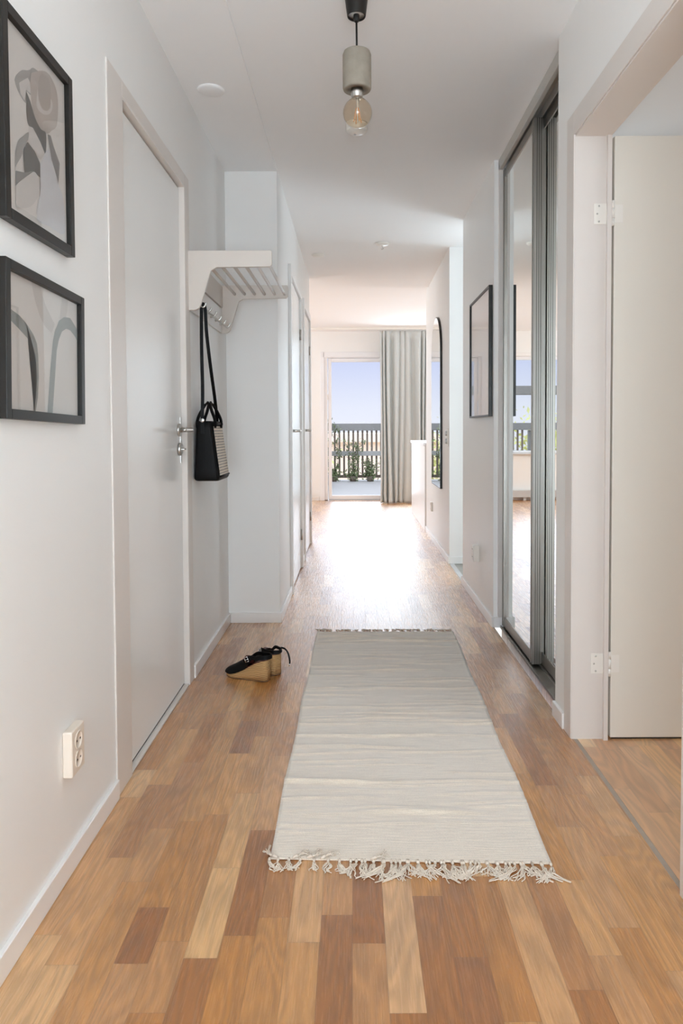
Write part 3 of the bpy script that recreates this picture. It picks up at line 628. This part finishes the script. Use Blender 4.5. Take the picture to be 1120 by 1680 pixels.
def smooth_poly(p, n=3):
    q = catmull([Vector((x, y, 0)) for x, y in p + [p[0]]], n)[:-1]; return [(v.x, v.y) for v in q]
A1 = [([(0.421,0.809),(0.552,0.873),(0.654,0.906),(0.737,0.901),(0.803,0.868),(0.827,0.807),(0.812,0.71),(0.782,0.66),(0.722,0.627),(0.645,0.583),(0.552,0.578),(0.484,0.599),(0.436,0.634),(0.415,0.698),(0.409,0.757)], 5),
 ([(0.2,0.689),(0.224,0.722),(0.304,0.778),(0.394,0.811),(0.448,0.847),(0.534,0.858),(0.418,0.802),(0.409,0.757),(0.382,0.741),(0.415,0.698),(0.349,0.693),(0.343,0.632),(0.242,0.653)], 3),
 ([(0.26,0.7),(0.376,0.769),(0.409,0.757),(0.415,0.705),(0.349,0.698),(0.328,0.639),(0.275,0.653)], 4),
 ([(0.349,0.693),(0.403,0.665),(0.469,0.604),(0.552,0.575),(0.627,0.578),(0.621,0.481),(0.6,0.467),(0.531,0.491),(0.43,0.531),(0.373,0.535),(0.349,0.575)], 1),
 ([(0.421,0.809),(0.552,0.873),(0.654,0.906),(0.737,0.901),(0.803,0.868),(0.827,0.807),(0.812,0.71),(0.782,0.66),(0.722,0.627),(0.645,0.583),(0.552,0.60),(0.484,0.625),(0.436,0.654),(0.418,0.698),(0.409,0.757)], 5),
 ([(0.57,0.868),(0.66,0.884),(0.704,0.851),(0.71,0.764),(0.669,0.719),(0.615,0.696),(0.561,0.698),(0.525,0.736),(0.522,0.807)], 6),
 ([(0.51,0.767),(0.525,0.71),(0.576,0.686),(0.651,0.703),(0.699,0.741),(0.707,0.788),(0.737,0.762),(0.699,0.71),(0.612,0.67),(0.522,0.66),(0.49,0.684)], 4),
 ([(0.373,0.531),(0.43,0.542),(0.531,0.505),(0.6,0.465),(0.534,0.413),(0.442,0.434),(0.352,0.453),(0.361,0.486)], 4),
 ([(0.188,0.349),(0.23,0.413),(0.31,0.465),(0.37,0.5),(0.361,0.46),(0.293,0.399),(0.275,0.358),(0.209,0.297),(0.185,0.274)], 3),
 ([(0.352,0.446),(0.451,0.429),(0.525,0.392),(0.522,0.318),(0.418,0.318),(0.301,0.278),(0.29,0.368),(0.293,0.392)], 1),
 ([(0.185,0.257),(0.301,0.278),(0.4,0.314),(0.469,0.321),(0.51,0.264),(0.481,0.208),(0.376,0.134),(0.23,0.09),(0.182,0.097)], 4),
 ([(0.185,0.257),(0.301,0.281),(0.418,0.318),(0.301,0.255),(0.221,0.21),(0.179,0.182)], 2),
 ([(0.525,0.392),(0.6,0.467),(0.66,0.507),(0.731,0.453),(0.785,0.37),(0.881,0.297),(0.893,0.113),(0.636,0.097),(0.457,0.092),(0.516,0.236),(0.522,0.316)], 7),
 ([(0.645,0.58),(0.69,0.587),(0.737,0.542),(0.83,0.481),(0.803,0.37),(0.767,0.399),(0.693,0.467)], 2)]
ART1 = [flat('ink_%d' % i, c) for i, c in enumerate(((100, 98, 96), (132, 128, 125), (160, 156, 152), (205, 198, 193), (184, 172, 164), (172, 161, 153), (208, 206, 208)))]
# ink colours -> indices 1..7
A1 = [(smooth_poly(p) if len(p) > 8 else p, i) for p, i in A1]
picture('black framed print of a figure in a wide sun hat, hung above the other frame', XL, 1, 1.388, 1.728, 1.500, 1.927, .022, .022, A1, ART1)
A2 = [([(0.33,0.95),(0.445,0.95),(0.46,0.893),(0.51,0.818),(0.585,0.748),(0.625,0.714),(0.583,0.638),(0.493,0.673),(0.43,0.733),(0.373,0.824)], 1),
 ([(0.73,0.95),(0.82,0.95),(0.803,0.858),(0.785,0.802),(0.697,0.764),(0.715,0.855)], 1),
 ([(0.055,0.70),(0.105,0.698),(0.195,0.679),(0.273,0.642),(0.353,0.585),(0.393,0.531),(0.408,0.443),(0.413,0.305),(0.4,0.164),(0.37,0.063),(0.353,0.06),(0.375,0.164),(0.39,0.302),(0.378,0.425),(0.355,0.484),(0.305,0.538),(0.192,0.588),(0.102,0.626),(0.055,0.65)], 2),
 ([(0.515,0.06),(0.535,0.208),(0.56,0.39),(0.593,0.575),(0.625,0.667),(0.682,0.752),(0.755,0.796),(0.845,0.808),(0.923,0.761),(0.95,0.735),(0.95,0.65),(0.918,0.679),(0.843,0.714),(0.783,0.714),(0.722,0.679),(0.677,0.61),(0.647,0.525),(0.62,0.324),(0.583,0.06)], 2)]
picture('black framed abstract print of grey arches, lower of the two on the left wall', XL, 1, 1.378, 1.778, 1.098, 1.416, .020, .022, A2,
        [flat('taupe_ink', (204, 196, 190)), flat('grey_ink', (140, 142, 138))], tilt=R(-1.3))
picture('large slim black framed picture on the right wall beside the mirrored wardrobe', XR, -1, 3.80, 4.43, 1.143, 1.850, .010, .022, [], [], mat_w=1)

# arched mirror
t = thing('arched_mirror', 'tall arched wall mirror with a thin black edge on the far right wall', 'mirror', (.757, 6.32, .555))
def arch(y0, y1, z0, z1, n=28):
    r_ = (y1 - y0) / 2; c = (y0 + y1) / 2
    return [(y0, z0), (y1, z0)] + [(c + r_ * math.cos(math.pi * k / n), z1 - r_ + r_ * math.sin(math.pi * k / n)) for k in range(n + 1)]
MB().prism(arch(5.99, 6.65, .56, 2.07), 'X', .738, .757).build('backing_rim', 'black', t)
MB().prism(arch(5.996, 6.644, .566, 2.064), 'X', .7365, .7379).build('mirror_pane', 'mirror', t)

# ------------------------------------------------------------------ electrics
def outlet(x, nx, y, z, wy, hz, dp, label, mt='plastic', n=2):
    r = thing('power_outlet', label, 'power outlet', (x, y, z), group=None)
    xa, xb = sorted((x, x + nx * dp)); MB().box(xa, xb, y - wy / 2, y + wy / 2, z - hz / 2, z + hz / 2, .004, 3).build('plate', mt, r)
    for k in range(n):
        zz = z + (k - (n - 1) / 2) * .046
        s = MB(); s.lathe([(.0215, nx * (dp + .0012)), (.0195, nx * (dp + .0012)), (.0185, nx * (dp - .009)), (0, nx * (dp - .009))] if False else [(.0215, 0), (.0215, nx * .0018), (.0195, nx * .0018), (.019, nx * .0004), (0, nx * .0004)], (x + nx * dp, y, zz), 'X', 32)
        so = s.build('socket', 'plastic' if mt == 'plastic' else 'plasticwarm', r)
        h = MB()
        for dy, dz in ((-.0095, 0), (.0095, 0)): h.lathe([(0, nx * .0004), (.0026, nx * .0004), (.0026, nx * .0012), (0, nx * .0012)], (x + nx * dp, y + dy, zz + dz), 'X', 10)
        h.build('pin_holes', 'hole', so)
    return r
outlet(XL, 1, 1.690, .300, .078, .112, .024, 'cream double wall socket low on the left wall beneath the pictures', 'plasticwarm')
outlet(XR, -1, 4.225, .325, .075, .100, .036, 'white surface socket box low on the right wall beyond the mirrored wardrobe')
outlet(.757, -1, 6.75, .325, .08, .09, .018, 'small white socket low on the far right wall beneath the arched mirror')
t = thing('light_switch', 'white double rotary wall switch beside the arched mirror', 'light switch', (.757, 5.66, 1.0))
MB().box(.747, .757, 5.60, 5.68, .935, 1.075, .003).build('plate', 'plastic', t)
for zz in (1.038, .975): MB().lathe([(0, 0), (.022, 0), (.020, -.012), (0, -.014)], (.748, 5.64, zz), 'X', 24).build('dial', 'aluw', t)

# ------------------------------------------------------------------ hat rack
RY0, RY1 = 2.98, 3.70
t = thing('hat_rack', 'beige wall mounted hat shelf with thin slats and hooks beside the left door', 'hat rack', (XL, 3.35, 1.58))
pr = [(-.699, 1.583), (-.699, 1.832), (-.346, 1.832), (-.342, 1.826), (-.342, 1.772), (-.350, 1.764), (-.575, 1.762), (-.600, 1.748), (-.644, 1.606), (-.652, 1.590), (-.668, 1.583)]
for y in (RY0, RY1): MB().prism(pr, 'Y', y, y + .016, .0015).build('side_panel', 'rack', t)
MB().box(-.697, -.684, RY0 + .016, RY1, 1.715, 1.825, .002).build('back_rail', 'rack', t)
hb = MB().box(-.697, -.688, RY0 + .016, RY1, 1.585, 1.71, .002).build('hook_board', 'trim', t)
for k in range(6):
    x = -.620 + k * .052
    MB().tube([(x, RY0 + .014, 1.786), (x, RY1 + .002, 1.786)], .0075, 10).build('slat', 'trim' if k > 3 else 'rack', t)
for k in range(6):
    y = 3.045 + k * .118
    h = MB(); h.lathe([(0, 0), (.010, 0), (.010, .004), (0, .004)], (-.688, y, 1.625), 'X', 14)
    h.tube(catmull([(-.694, y, 1.625), (-.668, y, 1.617), (-.650, y, 1.606), (-.640, y, 1.612), (-.636, y, 1.625)], 4), .0045, 8); h.build('hook', 'steel', t)

# ------------------------------------------------------------------ handbag
t = thing('handbag', 'black leather handbag with woven cane front hanging from the hat rack hook', 'handbag', (-.65, 3.17, .853))
BY0, BY1, BZ0, BZ1 = 3.04, 3.30, .853, 1.115
def ring(z, f):
    # f 0 bottom..1 top ; rounded rectangle in XY
    xl, xr = -.696 + .010 * f, -.586 - .034 * f
    y0, y1 = BY0 + .012 * f, BY1 - .012 * f
    P = []; r_ = .016
    for cx_, cy_, a0 in ((xr - r_, y0 + r_, -90), (xr - r_, y1 - r_, 0), (xl + r_, y1 - r_, 90), (xl + r_, y0 + r_, 180)):
        for k in range(5):
            a = R(a0 + k * 22.5); P.append((cx_ + r_ * math.cos(a), cy_ + r_ * math.sin(a), z))
    return P
def shrink(rg, s):
    c = sum((Vector(p) for p in rg), Vector()) / len(rg); return [tuple(c + (Vector(p) - c) * s) for p in rg]
rings = [shrink(ring(BZ0, 0), .86), shrink(ring(BZ0 + .004, 0), .95)] + [ring(BZ0 + .012 + (BZ1 - BZ0 - .012) * k / 8, k / 8) for k in range(9)]
rings += [shrink(ring(BZ1, 1), .93), shrink(ring(BZ1 - .02, 1), .92)]
MB().loft(rings).build('body', 'leather', t)
def fx(z): return -.586 - .034 * (z - BZ0) / (BZ1 - BZ0)
b = MB(); b.quad((fx(.875) + .0015, BY0 + .020, .875), (fx(.875) + .0015, BY1 - .012, .875), (fx(1.092) + .0015, BY1 - .020, 1.092), (fx(1.092) + .0015, BY0 + .028, 1.092))
p = b.build('woven_panel', 'cane', t); md = p.modifiers.new('s', 'SOLIDIFY'); md.thickness = .003
b = MB()
b.tube([(fx(.872) + .002, BY0 + .018, .872), (fx(.872) + .002, BY1 - .014, .872)], .0045, 8); b.tube([(fx(.872) + .002, BY0 + .018, .872), (fx(1.093) + .001, BY0 + .026, 1.093)], .003, 8)
b.tube([(fx(1.1) + .001, BY0 + .024, 1.103), (fx(1.1) + .001, BY1 - .024, 1.103)], .0075, 8); b.build('trim_piping', 'leather', t)
for xh, lean in ((-.688, .030), (-.612, -.030)):
    pts = [(xh, 3.095, 1.085), (xh, 3.095, 1.12), (xh + lean * .5, 3.105, 1.16), (xh + lean, 3.14, 1.195), (xh + lean, 3.19, 1.195), (xh + lean * .5, 3.225, 1.16), (xh, 3.235, 1.12), (xh, 3.235, 1.085)]
    MB().tube(catmull(pts, 6), 0, flat=(.012, .007, (.5, 1, 0))).build('handle', 'leather', t)
st = [(-.655, 3.038, 1.06), (-.655, 3.036, 1.12), (-.652, 3.037, 1.25), (-.655, 3.040, 1.42), (-.655, 3.044, 1.565), (-.653, 3.044, 1.612), (-.648, 3.052, 1.620), (-.642, 3.060, 1.60), (-.640, 3.075, 1.50), (-.636, 3.13, 1.36), (-.634, 3.21, 1.22), (-.640, 3.29, 1.12), (-.642, 3.30, 1.07)]
MB().tube(catmull(st, 7), 0, flat=(.0145, .004, (-.15, 1, 0))).build('shoulder_strap', 'leather', t)
MB().lathe([(.008, 0), (.010, .002), (.008, .004)], (-.655, 3.033, 1.118), 'Y', 16).build('buckle', 'chrome', t); MB().lathe([(0, 0), (.003, 0), (.003, -.003), (0, -.003)], (-.66, 3.046, 1.08), 'Y', 10).build('rivet', 'chrome', t)

# ------------------------------------------------------------------ shoes
def shoe(label, heel, toe, flip, strap_fall):
    hx, hy = heel; dx, dy = toe[0] - heel[0], toe[1] - heel[1]; rz = math.atan2(dy, dx)
    t = thing('wedge_sandal', label, 'shoe', (hx, hy, 0), rz, 'wedge sandals by the left wall')
    W = world_of(t)
    # local: x from heel back (0) to toe (L), y across
    Lh = .210
    def wid(s):  # half width
        pts = [(0, .014), (.04, .024), (.12, .030), (.3, .029), (.5, .031), (.7, .037), (.85, .035), (.94, .026), (1, .010)]
        for (a, wa), (b_, wb) in zip(pts, pts[1:]):
            if a <= s <= b_: return wa + (wb - wa) * (s - a) / (b_ - a)
        return wb
    def top(s):
        pts = [(0, .092), (.12, .088), (.3, .070), (.5, .045), (.7, .025), (.85, .019), (1, .020)]
        for (a, wa), (b_, wb) in zip(pts, pts[1:]):
            if a <= s <= b_: return wa + (wb - wa) * (s - a) / (b_ - a)
        return wb
    def bot(s): return .0045 if s < .8 else .0045 + (s - .8) ** 2 * .22
    def sec(s, z0, z1, k=1.0, n=10):
        w_ = wid(s) * k; x = s * Lh; P = []
        for i in range(n): a = math.pi * i / (n - 1); P.append((x, w_ * math.cos(a), 0))
        return x, w_
    def soleb(zf0, zf1, name, mt, inset=0.0):
        rg = []
        for s in [0, .02, .05, .1, .2, .3, .4, .5, .6, .7, .8, .88, .94, .98, 1.0]:
            w_ = wid(s) - inset; x = s * Lh; a, c = zf0(s), zf1(s)
            rg.append([W @ Vector(q) for q in ((x, -w_, a), (x, -w_ * .5, a), (x, w_ * .5, a), (x, w_, a), (x, w_ * 1.0, (a * 2 + c) / 3), (x, w_, c - .001), (x, w_ * .9, c), (x, 0, c), (x, -w_ * .9, c), (x, -w_, c - .001), (x, -w_, (a * 2 + c) / 3))])
        return MB().loft(rg).build(name, mt, t)
    soleb(lambda s: bot(s) - .0045, lambda s: bot(s), 'outsole', 'jutesole', .001)
    soleb(bot, top, 'wedge', 'jute')
    soleb(lambda s: top(s) - .0005, lambda s: top(s) + .003, 'insole', 'lining', .003)
    # closed toe upper: shell over s .5 .. 1.02
    rg = []
    hs = {.44: (.048, 1.02), .50: (.048, 1.04), .58: (.045, 1.05), .66: (.041, 1.05), .74: (.037, 1.05), .82: (.031, 1.05), .9: (.024, 1.05), .96: (.015, 1.06), 1.0: (.006, 1.1)}
    for s, (h, kw) in hs.items():
        w_ = wid(s) * kw + .0015; z = top(s) - .002; x = s * Lh + (.002 if s > .95 else 0)
        rg.append([W @ Vector((x - (.012 * math.sin(math.pi * k / 12) if s < .5 else 0), w_ * math.cos(math.pi * k / 12), z + h * math.sin(math.pi * k / 12) ** .8)) for k in range(13)])
    u = MB(); u.loft(rg, cap=False, closed=False); o = u.build('upper', ['leather', 'lining'], t)
    md = o.modifiers.new('s', 'SOLIDIFY'); md.thickness = .003; md.offset = 1; md.material_offset = 0; md.material_offset = 1 if False else 0
    subsurf(o, 1)
    # lining band at the throat
    rg2 = [[W @ Vector((Lh * .44 - .012 * math.sin(math.pi * k / 12) + dx_, (wid(.44) - .002) * math.cos(math.pi * k / 12), top(.44) + .045 * math.sin(math.pi * k / 12) ** .8)) for k in range(13)] for dx_ in (0.0, .03)]
    u = MB(); u.loft(rg2, cap=False, closed=False); u.build('throat_lining', 'lining', t)
    # ankle strap: from both sides of the upper back around the heel
    z0 = top(.3)
    def wp(x, y, z): return W @ Vector((x, y, z))
    zt = .106
    for sg in (1, -1):
        pts = [wp(.105, sg * .033, top(.47) + .030), wp(.075, sg * .034, .100), wp(.040, sg * .034, zt - .004), wp(.008, sg * .026, zt), wp(-.008, sg * .012, zt), wp(-.011, 0, zt)]
        st_ = MB(); st_.tube(catmull(pts, 6), 0, flat=(.016 if sg == flip else .014, .0032, tuple(W.to_3x3() @ Vector((-.3, sg, .1))))); st_.build('strap', 'leather', t)
    # quarter strap anchoring to the insole
    q = MB(); q.tube(catmull([wp(.10, flip * .034, .062), wp(.085, flip * .035, .085), wp(.07, flip * .035, .104)], 5), 0, flat=(.022, .003, tuple(W.to_3x3() @ Vector((0, flip, 0))))); q.build('side_strap', 'leather', t)
    # buckle ring on the outer side
    c = wp(.088, flip * .0375, .092); ex = (W.to_3x3() @ Vector((1, 0, -.45))).normalized(); ez = (W.to_3x3() @ Vector((.45, 0, 1))).normalized()
    bp_ = [c + ex * a + ez * b_ for a, b_ in ((-.008, -.010), (.008, -.010), (.008, .010), (-.008, .010), (-.008, -.010))]
    k = MB()
    for a, b_ in zip(bp_, bp_[1:]): k.tube([a, b_], .0013, 8)
    k.tube([c - ex * .008, c + ex * .008], .001, 6); k.build('buckle', 'chrome', t)
    if strap_fall:
        pts = [wp(*p_) for p_ in strap_fall]
        s2 = MB(); s2.tube(catmull(pts, 6), 0, flat=(.007, .003, (.3, -1, 0))); s2.build('loose_strap', 'leather', t)
        k = MB(); k.tube([pts[-1], pts[-1] + Vector((-.001, 0, -.010))], .0025, 8); k.build('strap_tip', 'chrome', t)
    return t
# falls expressed in the shoe's local frame
shoe('black wedge sandal lying nearer the camera, toe to the left, side of its wedge showing', (-.368, 2.972), (-.566, 3.058), 1, None)
shoe('black wedge sandal behind the other, seen from its heel, strap end hanging right', (-.338, 3.040), (-.470, 3.220), 1,
     [(.02, -.030, .112), (.002, -.040, .108), (-.010, -.048, .09), (-.016, -.052, .062), (-.016, -.052, .045)])

# ------------------------------------------------------------------ rug
random.seed(4)
RC = ((-.217, 1.722), (.487, 1.697), (.523, 3.675), (-.199, 3.682))
ridges = [(2.67, -1, 2, .0055, .011), (2.098, -1, 2, .0045, .010), (3.143, .0, .55, .004, .010), (3.02, -1, .3, .0035, .009), (2.87, .1, 2, .004, .010), (2.42, -1, 2, .0035, .010), (2.30, .2, 2, .003, .009), (2.52, -1, .6, .003, .009), (1.95, -.5, .7, .002, .012)]
for k in range(120):
    y = 1.78 + 1.88 * (random.random() ** .75); c = random.random(); hw = random.uniform(.06, .28)
    ridges.append((y, c - hw, c + hw, random.uniform(.0012, .0045) * (0.5 + .5 * min(1, (y - 1.7) / .8)), random.uniform(.005, .012)))
def rug_pt(u, v, z=0.0):
    a = Vector((*RC[0], 0)).lerp(Vector((*RC[1], 0)), u); c = Vector((*RC[3], 0)).lerp(Vector((*RC[2], 0)), u)
    p_ = a.lerp(c, v); p_.x += .0025 * math.sin(v * 19 + 1) * (1 if u < .5 else -1) * abs(u - .5) * 2; p_.z = z; return p_
def rug_h(x, y, u):
    h = 0.0
    for ry, u0, u1, a, s in ridges:
        d = (y + .006 * math.sin(u * 9 + ry * 20) - ry) / s
        if abs(d) < 3:
            e_ = 1.0
            if u < u0: e_ = math.exp(-((u0 - u) / .05) ** 2)
            if u > u1: e_ = math.exp(-((u - u1) / .05) ** 2)
            h += a * math.exp(-d * d) * e_
    return h
def rugf(u, v):
    p_ = rug_pt(u, v); p_.z = .0045 + rug_h(p_.x, p_.y, u) + .0006 * math.sin(u * 23 + v * 40); return p_
t = thing('runner_rug', 'cream hand woven cotton runner rug with knotted fringes on the oak floor', 'rug', (.15, 2.7, 0))
g = MB(); g.grid(rugf, 60, 620); rg = g.build('rug_body', 'rug', t); md = rg.modifiers.new('s', 'SOLIDIFY'); md.thickness = .0035; md.offset = -1
for sd, u in (('l', 0.0), ('r', 1.0)):
    pass
def tassel(p, dirv, length, spread, n=7, lift=.012, curl=0.0):
    b = MB(); side = Vector((dirv.y, -dirv.x, 0))
    b.tube([p - dirv * .006 + Vector((0, 0, .003)), p + dirv * .004 + Vector((0, 0, .004)), p + dirv * .010 + Vector((0, 0, .0035))], [.0022, .0042, .0024], 8)
    cv = random.uniform(-1, 1) * .7 + curl
    for k in range(n):
        s = random.uniform(-1, 1) * spread; l = length * random.uniform(.75, 1.1); ph = random.uniform(0, 6.3); am = random.uniform(.004, .010)
        pts = []
        for i in range(8):
            f_ = i / 7
            pts.append(p + dirv * (.008 + l * f_) + side * (s * f_ + am * math.sin(ph + f_ * 7) * f_ + cv * l * f_ * f_) + Vector((0, 0, .0022 + lift * math.sin(math.pi * min(1, f_ * 1.3)) * random.uniform(.0, .6))))
        b.tube(catmull(pts, 2), .00125, 5)
    return b.build('tassel', 'cotton', t)
prof_near = [(.0, .030, -1.6), (.03, .035, 1.2), (.07, .030, 1.2), (.11, .030, 1.4), (.16, .032, 1.0), (.21, .035, 1.2), (.25, .036, .9), (.29, .05, -.8), (.33, .055, -.2), (.37, .04, 1.2), (.41, .05, 1.3), (.45, .055, 1.2), (.49, .06, .9), (.53, .045, -.2), (.57, .055, .8), (.61, .062, .5), (.65, .05, 1.0), (.69, .05, .9), (.73, .042, 1.4), (.77, .045, -.3), (.81, .05, 1.2), (.85, .05, 1.1), (.89, .05, .8), (.93, .055, .4), (.965, .055, .2), (.995, .05, .6)]
for u, l, cu in prof_near:
    p_ = rug_pt(u, 0); d = (rug_pt(u, 0) - rug_pt(u, .01)).normalized()
    tassel(p_, d, l * 1.12, .014, 9, .010, cu * .40 - .12)
for k in range(22):
    u = .31 + k * .031; p_ = rug_pt(u, 0); d = (rug_pt(u, 0) - rug_pt(u, .01)).normalized()
    tassel(p_, d, random.uniform(.03, .065), .016, 7, .010, random.uniform(-.5, .5))
for u, sx_ in ((.02, -.6), (.09, .5), (.14, .7), (.19, .4), (.37, .6)):      # ends flipped up onto the rug
    p_ = rug_pt(u, 0) + Vector((0, 0, .006)); d = Vector((sx_, .35, 0)).normalized(); tassel(p_, d, .035, .012, 7, .008, .2)
for k in range(22):
    u = .01 + k * .98 / 21; p_ = rug_pt(u, 1); d = (rug_pt(u, 1) - rug_pt(u, .99)).normalized()
    tassel(p_, d, random.uniform(.03, .055), .014, 6, .014, random.uniform(-.8, .2))

# ------------------------------------------------------------------ curtain
t = thing('curtain', 'pale grey floor length sheer curtain gathered right of the balcony door', 'curtain', (.8, 10.1, 0))
random.seed(9)
CX0, CX1, CYY = .385, 1.30, 10.10
def curt(u, v):
    x = CX0 + (CX1 - CX0) * u + .0
    z = .006 + (2.478 - .006) * v
    ph = 6.283 * (13 * u + .9 * math.sin(u * 6.3 + .6) + .35 * math.sin(u * 17 + .5 * (1 - v)))
    amp = (.024 + .026 * (1 - v) ** .5) * (1 + .5 * math.sin(u * 13))
    y = CYY + amp * math.sin(ph) + .022 * (1 - v) * math.sin(u * 16 + 1.5) + .004 * math.sin(u * 90 + v * 2.2)
    x += .025 * math.sin(u * 14 + 2.5 * v) * (1 - v) + .008 * math.cos(ph)
    if v > .96: y = CYY + .016 * math.sin(ph) 
    if v < .05: x += .01 * math.sin(u * 40) * (1 - v / .05)
    return (x, y, z)
g = MB(); g.grid(curt, 260, 60); c_ = g.build('cloth', 'curtain', t); md = c_.modifiers.new('s', 'SOLIDIFY'); md.thickness = .0012
t2 = thing('curtain_track', 'slim white curtain track on the ceiling above the grey curtain', 'curtain track', (.4, 10.1, LZ))
MB().box(-.6, 3.2, CYY - .012, CYY + .012, 2.495, LZ, .002).build('rail', 'plastic', t2)

# ------------------------------------------------------------------ kitchen counter end, low convector
t = thing('kitchen_counter', 'white kitchen counter end just past the right hallway wall', 'kitchen counter', (1.0, 7.36, 0))
MB().box(.742, 1.36, 7.335, 9.0, 0, .895, .002).build('cabinet', 'trim', t)
MB().box(.728, 1.375, 7.328, 9.01, .895, .925, .003).build('worktop', 'winframe', t)
t = thing('floor_convector', 'low grey floor convector under the living room window, seen in the wardrobe mirror', 'heater', (-1.5, 10.42, 0))
b = MB(); b.box(-2.3, -.72, 10.38, 10.48, .045, .15, .004); b.build('casing', 'convector', t)
for x in (-2.1, -.95): MB().box(x, x + .04, 10.40, 10.46, 0, .046).build('foot', 'convector', t)

# ------------------------------------------------------------------ balcony and beyond
b = MB(); b.box(-4.2, 4.2, YF + .25, 15.2, -.12, -.03); b.build('floor_balcony', 'deck', kind='structure')
t = thing('balcony_railing', 'grey timber balcony railing with brown vertical slats beyond the glass door', 'railing', (0, 14.9, -.03))
MB().box(-4.2, 4.2, 14.84, 14.92, 1.035, 1.185, .006).build('top_rail', 'railgrey', t)
MB().box(-4.2, 4.2, 14.86, 14.90, .50, .60, .004).build('middle_rail', 'railmid', t)
MB().box(-4.2, 4.2, 14.90, 14.94, .03, .09, .004).build('bottom_rail', 'slat', t)
sl = []
for k in range(41):
    x = -2.0 + k * .0985; 
    sl.append(MB().box(x, x + .040, 14.925, 14.95, .04, 1.10).build('slat', 'slat', t))
for x in (-4.1, -2.2, 2.2, 4.1): MB().box(x, x + .09, 14.93, 15.02, -.03, 1.03).build('post', 'railgrey', t)

def leaves(b, c, r, n, size, seed):
    rnd = random.Random(seed)
    bb = bmesh.new()
    for k in range(n):
        p_ = Vector(c) + Vector((rnd.gauss(0, r[0] * .5), rnd.gauss(0, r[1] * .5), rnd.gauss(0, r[2] * .5)))
        a = Vector((rnd.uniform(-1, 1), rnd.uniform(-1, 1), rnd.uniform(-1, 1))).normalized(); q = a.orthogonal().normalized(); s = size * rnd.uniform(.6, 1.4)
        vs = [p_ - a * s, p_ + q * s * .45, p_ + a * s, p_ - q * s * .45]
        bb.faces.new([bb.verts.new(v) for v in vs])
    b._add(bb)
def vine(label, x, y, h, seed, n=90, wx=.16):
    r = thing('potted_vine', label, 'plant', (x, y, -.03), group='climbing plants along the balcony railing')
    MB().lathe([(0, 0), (.06, 0), (.08, .11), (.075, .11), (.07, .09), (0, .09)], (x, y, -.03), 'Z', 20).build('pot', 'slat', r)
    rnd = random.Random(seed); s = MB(); f = MB()
    for k in range(6):
        xx = x; pts = [(x, y, .12)]
        for i in range(1, 7): xx += rnd.uniform(-.07, .07) * wx / .16; pts.append((xx, y + rnd.uniform(-.05, .05), .12 + (h - .12) * i / 6 * rnd.uniform(.85, 1.05)))
        s.tube(catmull(pts, 3), .004, 5)
        for p_ in pts[1:]: leaves(f, p_, (.07, .05, .08), n // 14, .030, rnd.random())
    leaves(f, (x, y - .02, .10), (.13, .07, .13), int(n * 1.3), .035, seed + 5)
    s.build('stem', 'slat', r); f.build('foliage', 'leafgreen', r)
vine('leafy green vine climbing the balcony railing at the left side of the glass door', -.42, 14.7, 1.20, 1, 170, .3)
vine('thin vine on the balcony railing, left of the middle of the glass door', -.02, 14.72, .80, 2, 120, .26)
vine('low dark bushy plant at the foot of the balcony railing near the curtain', .34, 14.7, .40, 4, 110)
vine('vine with dark leaves at the right edge of the glass door, reaching the top rail', .80, 14.72, 1.05, 5, 80)
vine('vine on the railing outside the living room window, seen in the mirrors', -1.3, 14.7, 1.35, 6, 120)
t = thing('planter_box', 'dark grey planter box on the balcony, left edge of the glass door', 'planter', (-.62, 13.6, -.03))
MB().box(-.84, -.50, 12.6, 14.0, -.03, .16, .01).build('box', 'railgrey', t)
f = MB(); leaves(f, (-.67, 13.3, .20), (.10, .9, .05), 130, .03, 3); f.build('foliage', 'leafgreen', t)
# awning arm outside the living room window
t = thing('awning_beam', 'grey horizontal beam outside the living room window, seen in the mirrored wardrobe door', 'beam', (-2, 12.4, -.03))
MB().box(-3.4, -.62, 12.35, 12.45, 1.66, 1.82, .01).build('beam', 'railgrey', t)
for x in (-3.35, -2.3): MB().box(x, x + .09, 12.36, 12.44, -.03, 1.66, .005).build('post', 'railgrey', t)
# beyond
MB().box(-60, 60, 15.3, 120, -4.2, -4.0).build('ground', 'ground', kind='structure')
t = thing('house', 'pale peach plastered house beyond the balcony railing, seen through its slats', 'house', (1.0, 34, -4))
hs_ = MB().box(-3.0, 8, 30, 38, -4.0, .55).build('wall', 'facade', t)
MB().prism([(-3.3, .5), (8.3, .5), (7.0, .85), (-2.0, .85)], 'Y', 29.7, 38.3).build('roof', 'facade', t)
t = thing('tree', 'sunlit yellow green tree crown just above the balcony railing at the left', 'tree', (-2.4, 27, -4))
b = MB(); b.tube([(-2.4, 27, -4), (-2.3, 27, -2.5), (-2.4, 27, -.5)], [.16, .12, .06], 8); b.build('trunk', 'slat', t)
f = MB(); leaves(f, (-2.5, 27, -.4), (1.4, 1.1, 1.3), 1500, .10, 11); f.build('crown', 'leafyellow', t)
t = thing('tree', 'yellow green tree behind the balcony, visible only in the wardrobe mirror', 'tree', (-5.2, 24, -4))
b = MB(); b.tube([(-5.2, 24, -4), (-5.1, 24, -2.5), (-5.2, 24, -.3)], [.16, .12, .06], 8); b.build('trunk', 'slat', t)
f = MB(); leaves(f, (-5.2, 24, .1), (1.6, 1.1, 1.3), 1500, .10, 12); f.build('crown', 'leafyellow', t)
